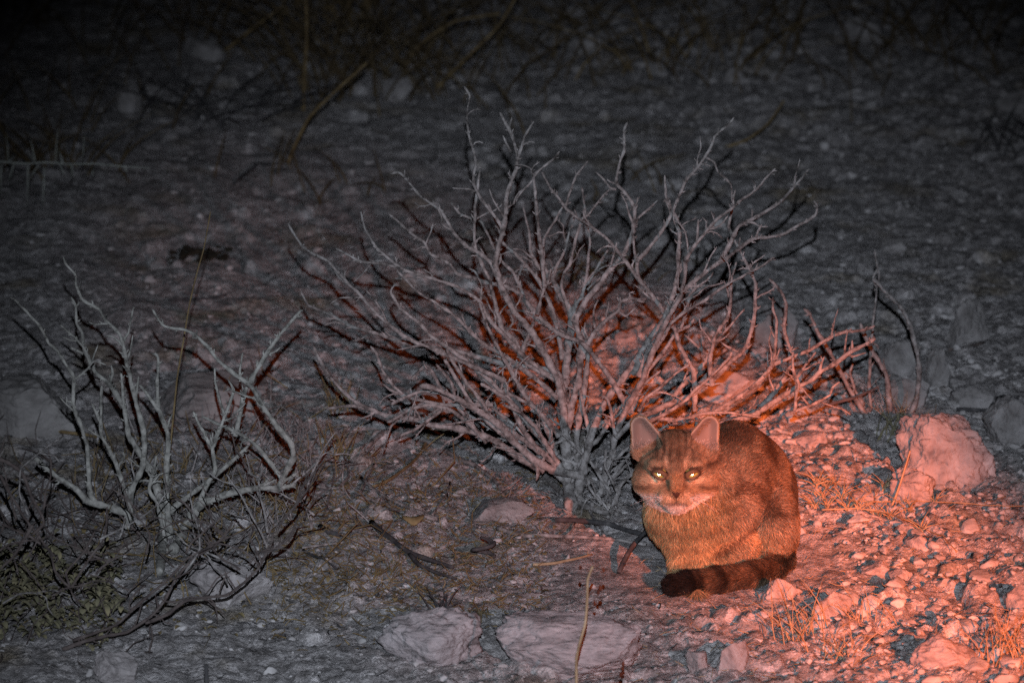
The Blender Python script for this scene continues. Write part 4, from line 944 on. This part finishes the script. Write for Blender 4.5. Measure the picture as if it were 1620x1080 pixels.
# whiskers
m, t, b = mat('whisker_white', .5, .3); b.inputs['Base Color'].default_value = (.55, .5, .45, 1); M['whisker'] = m
mb = MB()
for s in (-1, 1):
    for k in range(8):
        a0 = from_head(s * (.013 + .002 * (k % 3)), -.031 - .0028 * (k // 3), .050)
        an = R(-38 + 9 * k + g7.normal() * 4); ln = g7.uniform(.035, .055)
        dirv = HR * s * math.cos(an) + HU * math.sin(an) * .8 + HF * .10
        mb.tube([a0, a0 + dirv * ln * .5, a0 + dirv * ln + np.array([0, .004, -.007])], [.00028, .0002, .00008], 4)
w_ = mb.build('whiskers', M['whisker']); w_.parent = cat

# ------------------------------------------------------------------ sticks, grasses and litter
def on_ground(pts, r, lift=0.0):
    P = smooth_line(np.array([p[:2] for p in pts], float), 7.0)
    seg = np.r_[0, np.cumsum(np.hypot(*np.diff(P, axis=0).T))]; t = seg / max(seg[-1], 1e-6)
    W = np.array([ground(p[0], p[1], r + .002) for p in P])
    W[:, 2] = np.maximum(W[:, 2], [top_z(a, b) + .2 * r for a, b in W[:, :2]])
    for _ in range(4): W[1:-1, 2] = np.maximum(W[1:-1, 2], (W[:-2, 2] + W[2:, 2]) / 2)
    if lift: W[:, 2] += lift * np.sin(t * math.pi * .5)
    return W, t
def stick(name, label, pts, r0, r1, m, forks=(), cat_='stick', lift=0.0, group=None):
    e = ground(*pts[0][:2]); o = MB()
    for k, (q, a, b) in enumerate([(pts, r0, r1)] + list(forks)):
        W, t = on_ground(q, a * pxsize(6.8), lift)
        kk = np.arange(len(W)) * .9
        rad = (a + (b - a) * t) * pxsize(e[1]) * (1 + .16 * vnoise(kk + k * 7 + q[0][0], kk * 0, seed=14)); o.tube(W, rad, 7)
        for _ in range(int(len(W) * .12)):
            i = rng.integers(1, len(W) - 1); v = rng.normal(size=3); v[2] = abs(v[2]); v /= np.linalg.norm(v)
            o.tube([W[i], W[i] + v * (rad[i] + .003), W[i] + v * (rad[i] + .006)], [rad[i] * .6, rad[i] * .4, rad[i] * .15], 5)
    ob = o.build(name, M[m]); return tag(ob, label, cat_, group)
stick('stick', 'charred black forked stick lying on the soil left of the cat', [(588, 826), (600, 838), (620, 853), (647, 873), (687, 887), (717, 897)], 5.0, 3.0, 'char', [([(647, 873), (662, 892), (690, 905), (722, 915)], 3.6, 2), ([(630, 862), (608, 856), (596, 852)], 2.2, 1.4)])
stick('stick', 'long pale straight stick pointing at the breast of the cat', [(787, 835), (812, 843), (837, 848), (880, 848), (920, 849), (967, 852), (1022, 861)], 3.6, 2.6, 'bark', [([(895, 848), (905, 838), (910, 826)], 1.8, 1.2)])
stick('stick', 'thick dark stick lying in the shadow between the bush and the cat', [(878, 822), (905, 822), (933, 825), (987, 837), (1022, 846)], 4.6, 4.0, 'char')
stick('stick', 'short dark stick poking out at the breast of the cat', [(979, 904), (990, 893), (1003, 883), (1027, 867)], 4.2, 3.4, 'char', lift=.03)
stick('stick', 'forked grey twig lying left of the charred stick', [(692, 821), (647, 803), (607, 784), (585, 768), (571, 755)], 3.2, 2.4, 'bark', [([(688, 822), (633, 810), (607, 797), (568, 784)], 2.6, 2.2), ([(568, 784), (580, 760), (592, 733)], 2.2, 1.6)])
stick('stick', 'long dark stick curving beneath the lowest left branches', [(568, 712), (588, 702), (610, 691), (639, 687), (673, 697), (701, 711), (726, 725), (754, 738), (781, 758), (795, 774)], 5.0, 3.0, 'bark', [([(636, 688), (660, 678), (690, 668), (720, 655)], 4.2, 3)])
stick('stick', 'thin pale bowed stem crossing the lower left branches', [(588, 770), (605, 764), (621, 755), (647, 736), (663, 720), (676, 696)], 2.4, 2.8, 'dull_straw', [([(676, 696), (688, 655), (696, 614)], 2.8, 2.0)])
stick('stick', 'reddish broken stick lying across the foot of the bush', [(859, 750), (868, 758), (885, 775), (908, 792), (934, 804), (962, 812)], 5.4, 4.6, 'bark')
stick('stick', 'short thick black stick on the soil between the shrubs', [(507, 833), (520, 841), (538, 846)], 5.0, 4.2, 'char')
stick('stick', 'thin dark twig on the soil below the short black stick', [(480, 870), (505, 885), (533, 899)], 2.2, 1.6, 'char')
stick('stick', 'slim brown straw in the pink light left of the cat', [(843, 893), (880, 890), (913, 883), (937, 876)], 2.6, 1.8, 'straw')
stick('stick', 'grey bow-shaped twig at the right end of the bleached shrub', [(501, 769), (520, 772), (533, 772), (551, 754), (550, 735), (539, 713)], 2.6, 1.8, 'bark')
stick('stick', 'thin upright grey twig beside the bow-shaped twig', [(504, 842), (512, 815), (524, 775), (531, 733)], 2.4, 1.6, 'bark')
stick('stick', 'pale thin twig on the soil left of the charred stick', [(478, 866), (520, 860), (570, 857), (640, 858)], 2.2, 1.6, 'bark', [([(565, 857), (578, 845), (590, 836)], 1.6, 1.2)])
stick('stick', 'small forked twig standing over the yellow litter', [(683, 816), (692, 802), (707, 780), (712, 762)], 1.8, 1.4, 'bark', [([(707, 780), (709, 800), (712, 805)], 1.6, 1.2)])
stick('stick', 'black crooked twig reaching in from the right edge', [(1513, 647), (1540, 648), (1564, 649), (1571, 642), (1589, 629), (1607, 631), (1622, 642), (1660, 650)], 3.2, 2.6, 'char')
stick('stick', 'thin dark twig on the ground beyond the blocky rock', [(1500, 553), (1530, 552), (1557, 545)], 2.6, 2.0, 'dark_bark')
stick('stick', 'dark curved twig on the far ground above the thin straw', [(372, 290), (388, 276), (410, 264), (440, 258)], 3.4, 2.2, 'char')
stick('stick', 'straight dark twig on the bare ground behind the grass stalk', [(268, 474), (300, 473), (335, 471), (358, 466)], 2.6, 1.8, 'char')
stick('stick', 'brown twig lying along the soil behind the left shrub stems', [(0, 682), (40, 680), (90, 682), (140, 688), (165, 694)], 3.4, 2.2, 'dull_straw')

# dry seed stalk standing at left
def stalk(name, label, pts, Y, r0, r1, m, seeds=(), y1=None):
    P = smooth_line(np.array(pts, float), 8); t = np.linspace(0, 1, len(P))
    Ys = Y + ((y1 if y1 is not None else Y) - Y) * t
    W = np.array([at_Y(p[0], p[1], y) for p, y in zip(P, Ys)])
    e = empty(name, W[0]); mb = MB(); mb.tube(W, (r0 + (r1 - r0) * t) * pxsize(Y), 6); mb.build('stem', M[m], e)
    for (sx_, sy_, r) in seeds:
        b = MB(); v, f = ico(2); c = at_Y(sx_, sy_, Y + .02)
        n0 = W[np.linalg.norm(W - c, axis=1).argmin()]
        b.add(v * np.array([.8, .8, 1.3]) * r * pxsize(Y) * (1 + .2 * fbm3(v, 2, 2, int(sx_)))[:, None] + c, f); b.tube([n0, (n0 + c) / 2 + np.array([0, 0, .002]), c], .0004, 4)
        b.build('seed_head', M['seed'], e)
    return tag(e, label, 'grass stalk')
gY = ground(262, 800)[1]
stalk('grass_stalk', 'single tall thin straw rising through the bleached shrub', [(258, 812), (264, 735), (270, 700), (280, 600), (290, 540), (300, 480), (312, 430), (322, 395), (330, 352), (333, 335)], gY, 1.9, .9, 'dull_straw', y1=gY + .1)
stalk('grass_stalk', 'pale straw stalk with red brown seeds in front of the long pale slab', [(905, 1235), (910, 1120), (912, 1078), (912, 1040), (919, 1010), (926, 985), (929, 950), (930, 915), (938, 895)], 5.62, 3.0, 2.0, 'straw',
      [(918, 897, 3.2), (955, 901, 3.4), (950, 930, 4), (946, 936, 3), (941, 954, 3.4), (986, 1050, 3.4), (985, 1057, 3.2), (982, 1066, 3.8)])
stalk('grass_stalk', 'short dark blurred stub at the bottom edge, left of the layered rock', [(332, 1230), (330, 1150), (327, 1075), (326, 1050)], 5.60, 3.6, 4.2, 'char')
sY = ground(1414, 792)[1]
stalk('grass_stalk', 'short orange straw leaning in front of the small pale rock', [(1408, 806), (1417, 785), (1428, 752), (1440, 712)], sY - .04, 2.2, 1.2, 'straw')

# a white-thorned acacia twig hanging in from the left edge
ac = empty('thorny_twig', ground(-150, 345)); tag(ac, 'pale acacia twig with long white thorns reaching in from the left edge', 'twig')
Ya = ground(100, 292)[1] - .35
mb = MB(); line = smooth_line(np.array([(-150, 330), (-120, 290), (-60, 262), (0, 256), (40, 259), (74, 257), (110, 260), (148, 259), (190, 263), (237, 266)], float), 6)
W = np.array([at_Y(p[0], p[1], Ya) for p in line]); g0 = ground(-150, 345)
W = np.vstack([[W[0][0], W[0][1] , float(base_z(W[0][0], W[0][1])) - .01], W]); mb.tube(W, np.linspace(2.0, .8, len(W)) * pxsize(Ya), 6); mb.build('stem', M['thorn'], ac)
for (x0, y0, x1, y1) in [(13, 256, 10, 215), (12, 256, 22, 248), (56, 257, 48, 218), (56, 257, 44, 240), (88, 258, 92, 204), (99, 259, 91, 232), (130, 258, 133, 216), (22, 259, 12, 290), (44, 263, 43, 327), (70, 264, 68, 326), (113, 262, 112, 289), (147, 264, 146, 278), (2, 262, 3, 314), (198, 264, 200, 276), (60, 262, 45, 288), (-20, 258, -26, 214), (-35, 260, -38, 315), (95, 260, 102, 277)]:
    b = MB(); p0 = at_Y(x0, y0, Ya); p1 = at_Y(x1, y1, Ya + rng.uniform(-.05, .05)); b.tube([p0, (p0 + p1) / 2 + rng.normal(size=3) * .0012, p1], np.array([1.3, 1.0, .3]) * pxsize(Ya), 5); b.build('thorn', M['thorn'], ac)

# tufts
def blade(mb, p, L, a, bend, r, n=5, wide=1.0, up=1.0):
    t = np.linspace(0, 1, n); h = np.array([math.cos(a), math.sin(a), 0])
    q = p + np.outer(L * (t * .25 + bend * t ** 1.7), h) + np.outer(L * up * (t - .35 * bend * t ** 2), [0, 0, 1])
    q += rng.normal(size=3) * L * .03 * t[:, None]
    mb.tube(q, r * (1 - .8 * t), 4, cap=False)
def tuft(px, py, label, n, L, r, m, spread=.02, bend=.5, name='grass_tuft', cat_='grass tuft', group=None, up=1.0):
    c = ground(px, py); c[2] = float(base_z(c[0], c[1])); e = MB()
    for _ in range(n):
        p = c + np.array([rng.normal() * spread, rng.normal() * spread, 0]); p[2] = top_z(p[0], p[1]) - .002
        blade(e, p, L * rng.uniform(.45, 1.1), rng.uniform(0, 6.28), rng.uniform(0, bend), r * rng.uniform(.7, 1.2), up=up)
    ob = e.build(name, M[m]); return tag(ob, label, cat_, group, 'thing')
tuft(1270, 1012, 'dry orange grass tuft in front of the domed pink rock', 34, .075, .0011, 'straw', .022, .7)
tuft(1335, 1044, 'flattened dry grass tuft near the bottom, right of the mauve rock', 30, .055, .0010, 'straw', .024, 1.1)
tuft(1592, 1052, 'dry wiry grass tuft in the bottom right corner', 34, .085, .0013, 'straw', .02, .8)
tuft(1372, 985, 'small dry grass tuft right of the domed pink rock', 16, .045, .0010, 'straw', .02, .9)
tuft(1412, 690, 'grey grass tuft in the shadow left of the big boulder', 26, .075, .0012, 'leaf', .022, .6)
tuft(1440, 790, 'wisp of straw at the foot of the small pale rock', 18, .035, .0010, 'straw', .02, 1.0)
tuft(700, 975, 'dark reddish dead tuft standing behind the layered rock', 14, .045, .0022, 'char', .010, .8)
tuft(752, 980, 'small brown dead tuft between the layered rock and the slab', 10, .028, .0020, 'brown_grass', .010, 1.0)
tuft(610, 900, 'low yellowish dry herb below the charred stick', 26, .035, .0011, 'dull_straw', .03, 1.0)
tuft(545, 655, 'thin brown dried weed with upright stems left of the bush', 20, .085, .0012, 'dull_straw', .012, .25, cat_='weed', name='dry_weed')
tuft(535, 720, 'brown dried weed below the lowest left branch', 16, .085, .0015, 'dull_straw', .012, .3, cat_='weed', name='dry_weed')
tuft(480, 700, 'grey dried weed behind the bow-shaped twig', 26, .075, .0010, 'bark', .020, .4, cat_='weed', name='dry_weed')
tuft(1375, 655, 'sparse grey grass at the foot of the dead twig plant', 18, .060, .0012, 'bark', .02, .5)
tuft(205, 742, 'ragged dry grass at the base of the bleached shrub', 30, .075, .0011, 'dull_straw', .04, .5)
# the dark, out-of-focus grass of the far ground
for (px, py, n, L, m, sp, be, lab) in [
    (505, 150, 30, .40, 'brown_grass', .06, .35, 'dark dry grass clump with stems leaning right, upper left of the bush'),
    (560, 118, 40, .30, 'brown_grass', .10, .7, 'tangled brown grass clump beyond the bush, upper middle left'),
    (660, 150, 56, .34, 'brown_grass', .16, .9, 'broad dark grass clump behind the blurred pale rock'),
    (770, 100, 46, .36, 'brown_grass', .16, .9, 'bent dark grass clump near the top middle'),
    (690, 45, 46, .34, 'brown_grass', .22, .9, 'dark grass at the top edge above the bush'),
    (540, 40, 50, .42, 'dull_straw', .08, .45, 'paler upright grass clump at the top, left of the middle'),
    (400, 70, 40, .36, 'brown_grass', .20, 1.0, 'flattened dark grass at the top left'),
    (330, 190, 40, .20, 'char', .08, 1.2, 'black matted weed on the ground at upper left'),
    (200, 60, 40, .34, 'brown_grass', .25, .8, 'dim brown grass in the top left darkness'),
    (60, 40, 40, .34, 'brown_grass', .25, .8, 'dim brown grass in the top left corner'),
    (75, 262, 44, .17, 'brown_grass', .08, .5, 'brown grass clump behind the thorny acacia twig'),
    (120, 170, 26, .18, 'brown_grass', .14, .6, 'thin brown grass above the thorny acacia twig'),
    (940, 60, 34, .28, 'brown_grass', .22, .9, 'dark grass at the top, right of the middle'),
    (1110, 110, 30, .22, 'dull_straw', .12, .8, 'thin brown grass on the dark ground above the right branches'),
    (1230, 100, 40, .26, 'brown_grass', .22, .8, 'dim grass at upper right'),
    (1400, 95, 44, .26, 'brown_grass', .25, .8, 'dim brown grass at the upper right, beyond the bare ground'),
    (1540, 100, 40, .26, 'brown_grass', .22, .8, 'dim brown grass near the top right corner'),
    (1500, 25, 50, .30, 'brown_grass', .35, .8, 'dark grass in the top right corner'),
    (1180, 20, 50, .30, 'brown_grass', .35, .8, 'dark grass along the top edge right of the middle'),
    (1000, 300, 10, .10, 'brown_grass', .05, .8, 'sparse brown weed behind the upper right branches'),
    (500, 290, 20, .13, 'brown_grass', .07, .9, 'dark low weed on the ground left of the bush top'),
    (960, 430, 44, .06, 'brown_grass', .05, 1.2, 'dark mat of dead weed behind the middle of the bush'),
    (1620, 255, 22, .14, 'char', .05, .9, 'dark weed cut off by the right edge'),
    ]:
    ob = tuft(px, py, lab, int(n * .7), L, .0027, m, sp, be + .35, name='dry_grass', up=.85)
    if sp >= .1: ob['kind'] = 'stuff'

for (lab, pts, r) in [
    ('tall brown grass stem arching to the right, upper left of the bush', [(455, 262), (462, 240), (490, 185), (535, 140), (580, 100)], 3.4),
    ('upright brown stalk with a pale base in the dark at the top', [(480, 176), (482, 120), (485, 60), (484, -20)], 3.6),
    ('pale bent straw slanting across the top left darkness', [(352, 84), (400, 45), (450, 8)], 3.6),
    ('brown grass stem arching along the top, middle', [(640, 110), (665, 70), (720, 34), (790, 22)], 3.4),
    ('brown grass stem leaning right above the blurred pale rock', [(690, 140), (740, 90), (790, 40), (820, -10)], 3.4),
    ('thin brown grass stem arching behind the topmost right branch', [(1140, 235), (1180, 222), (1215, 196), (1240, 160)], 2.6)]:
    g_ = ground(pts[0][0], pts[0][1])[1]; stalk('grass_stalk', lab, pts, g_, r, r * .5, 'dull_straw', y1=g_ - .12)

# star-shaped dry clusters along creeping stems beside the cat
cr = empty('creeping_plant', ground(1312, 811)); tag(cr, 'low creeping plant with star shaped dry clusters right of the cat', 'plant')
for pts in ([(1300, 812), (1341, 811), (1384, 813), (1409, 818), (1437, 835), (1466, 845), (1486, 857), (1514, 878)], [(1350, 806), (1360, 799), (1394, 799), (1445, 798), (1471, 799), (1512, 801), (1577, 809), (1625, 806)], [(1290, 780), (1310, 776), (1335, 786), (1360, 799)]):
    W, t = on_ground(pts, .002); b = MB(); b.tube(W + np.array([0, 0, .006]), (1.25 - .6 * t) * pxsize(6.9), 6); b.build('stem', M['straw'], cr)
for (px, py) in [(1305, 775), (1292, 774), (1308, 806), (1341, 806), (1358, 807), (1389, 809), (1408, 813), (1397, 785), (1423, 790), (1478, 795), (1322, 766), (1300, 790), (1455, 838), (1380, 790), (1440, 806), (1290, 800), (1332, 792)]:
    c = ground(px, py + 4); c[2] = top_z(c[0], c[1]); b = MB()
    for _ in range(13): blade(b, c + rng.normal(size=3) * .002, rng.uniform(.014, .034), rng.uniform(0, 6.28), rng.uniform(.3, 1.1), .0014, up=1.0)
    b.build('cluster', M['straw'], cr)

# leafy herb, bottom left
herb = empty('leafy_herb', ground(60, 1015)); tag(herb, 'dusty low herb with many small olive leaves in the bottom left corner', 'herb')
lb = MB()
def leaf(mb, p, L, wd, a, el):
    f = np.array([math.cos(a) * math.cos(el), math.sin(a) * math.cos(el), math.sin(el)]); s = np.cross(f, [0, 0, 1]); s /= np.linalg.norm(s); u = np.cross(s, f)
    rows = [(0, .15, 0), (.3, .85, .10), (.62, 1.0, .10), (.88, .6, -.02), (1.0, .08, -.12)]; V = []
    for (t, wv, z) in rows:
        c = p + f * L * t + u * L * z; V += [c - s * wd * wv + u * wd * .35 * wv, c, c + s * wd * wv + u * wd * .35 * wv]
    F = []
    for i in range(4):
        for k in (0, 1): F.append((i * 3 + k, i * 3 + k + 1, i * 3 + k + 4, i * 3 + k + 3))
    mb.add(V, F)
for k in range(70):
    px, py = rng.uniform(-30, 185), rng.uniform(905, 1030)
    if px > 120 and py < 920: continue
    p = ground(px, py); p[2] = top_z(p[0], p[1]); L = rng.uniform(.04, .085); a = rng.uniform(0, 6.28); tip = p + np.array([math.cos(a) * L * .5, math.sin(a) * L * .5, L * rng.uniform(.35, .9)])
    mid = (p + tip) / 2 + rng.normal(size=3) * .005; sb = MB(); sb.tube([p, mid, tip], [.0013, .001, .0006], 5); sb.build('stem', M['dark_bark'], herb)
    for q in range(14):
        t = rng.uniform(.15, 1); c = p * (1 - t) + tip * t + rng.normal(size=3) * .006
        leaf(lb, c, rng.uniform(.009, .019), rng.uniform(.0028, .0052), rng.uniform(0, 6.28), rng.uniform(-.3, .9))
fo = lb.build('foliage', M['leaf'], herb)

# matted twiggy litter beneath the left-hand shrubs, straw bits and leaf crumbs on the soil: uncountable
def litter(name, label, n, area, m, Lr, rr, el=.5, y_bias=None):
    b = MB()
    for _ in range(n):
        px, py = area(); p = ground(px, py); p[2] = top_z(p[0], p[1]) + .001
        L = rng.uniform(*Lr); a = rng.uniform(0, 6.28); e = abs(rng.normal()) * el
        f = np.array([math.cos(a) * math.cos(e), math.sin(a) * math.cos(e), math.sin(e)])
        q = np.array([p, p + f * L * .5 + rng.normal(size=3) * L * .07, p + f * L + rng.normal(size=3) * L * .09]); q[:, 2] = np.maximum(q[:, 2], p[2])
        b.tube(q, np.array([1, .85, .4]) * rng.uniform(*rr), 4, cap=False)
    return tag(b.build(name, M[m]), label, 'litter', kind='stuff')
def ell(cx, cy, sx_, sy_): return lambda: (cx + rng.normal() * sx_, cy + rng.normal() * sy_)
litter('twig_litter', 'matted grey twigs and dry stems under the bleached shrub', 330, ell(400, 765, 75, 60), 'bark', (.02, .075), (.0007, .0016), .9)
litter('stem_litter', 'brown dry stems tangled under the left shrubs', 260, ell(330, 800, 120, 70), 'dull_straw', (.02, .09), (.0006, .0014), .9)
litter('twig_mat', 'dark twigs matted in the lower left', 260, ell(110, 850, 110, 75), 'dark_bark', (.02, .08), (.0007, .0016), .8)
litter('straw_litter', 'yellowish straw crumbs on the soil left of the cat', 1900, lambda: (rng.uniform(430, 860), 740 + rng.normal() * 30 + rng.uniform(0, 230)), 'dull_straw', (.006, .024), (.0006, .0012), .45)
litter('straw_bits', 'orange straw crumbs on the pink rubble', 500, lambda: (rng.uniform(1000, 1620), rng.uniform(760, 1080)), 'straw', (.005, .022), (.0004, .0008), .35)
litter('bark_litter', 'twig fragments fallen under the thorn bush', 420, ell(860, 735, 140, 45), 'bark', (.012, .05), (.0006, .0015), .35)
litter('dark_litter', 'dark specks of dead plant matter over the whole ground', 700, lambda: (rng.uniform(0, 1620), rng.uniform(120, 1080)), 'char', (.006, .024), (.0006, .0016), .2)
lm = MB()
for _ in range(520):
    px, py = (rng.uniform(-20, 560), rng.uniform(740, 1010)) if rng.uniform() < .7 else (rng.uniform(440, 900), rng.uniform(730, 960))
    p = ground(px, py); p[2] = top_z(p[0], p[1]) + .002; leaf(lm, p, rng.uniform(.006, .014), rng.uniform(.002, .0045), rng.uniform(0, 6.28), rng.uniform(-.1, .6))
tag(lm.build('leaf_litter', M['yellow_leaf']), 'small yellow brown dead leaves strewn under the shrubs', 'litter', kind='stuff')

# dark dung heap on the far ground; curled pod; yellow leaf
dg = MB()
for _ in range(58):
    cx_ = rng.choice([-40, -18, 4, 12, 30]); x = cx_ + rng.normal() * 8; p = ground(320 + x, 404 + rng.normal() * 6 - 4 * math.sin(cx_)); v, f = ico(1)
    r = rng.uniform(.003, .010); dg.add(v * r * np.array([1, 1, rng.uniform(.5, .9)]) * (1 + .3 * rng.uniform(-1, 1, (len(v), 1))) + np.array([p[0], p[1], top_z(p[0], p[1]) + r * .5]), f)
tag(dg.build('dung_heap', M['dung']), 'flat black heap of dung on the bare ground behind the grass stalk', 'dung')
pc_ = MB(); c = ground(765, 884); c[2] = top_z(c[0], c[1]); th = np.linspace(0, 11.5, 60)
for k in range(3):
    rr_ = .016 - .0035 * k; ring = np.stack([c[0] + rr_ * np.cos(th * .55 + k) , c[1] + rr_ * .7 * np.sin(th * .55 + k), c[2] + .005 + .0020 * th + .003 * k], 1); pc_.tube(ring, .0032 - .0004 * k, 6)
tag(pc_.build('seed_pod', M['char']), 'curled dark dry pod on the soil under the pale stick', 'seed pod')
yl = MB(); p = ground(655, 836); p[2] = top_z(p[0], p[1]) + .004; leaf(yl, p, .024, .017, 1.7, .34)
yo = yl.build('dead_leaf', M['yellow_leaf']); sm = yo.modifiers.new('thickness', 'SOLIDIFY'); sm.thickness = .0012
tag(yo, 'yellow dead leaf lying flat beside the charred stick', 'leaf')
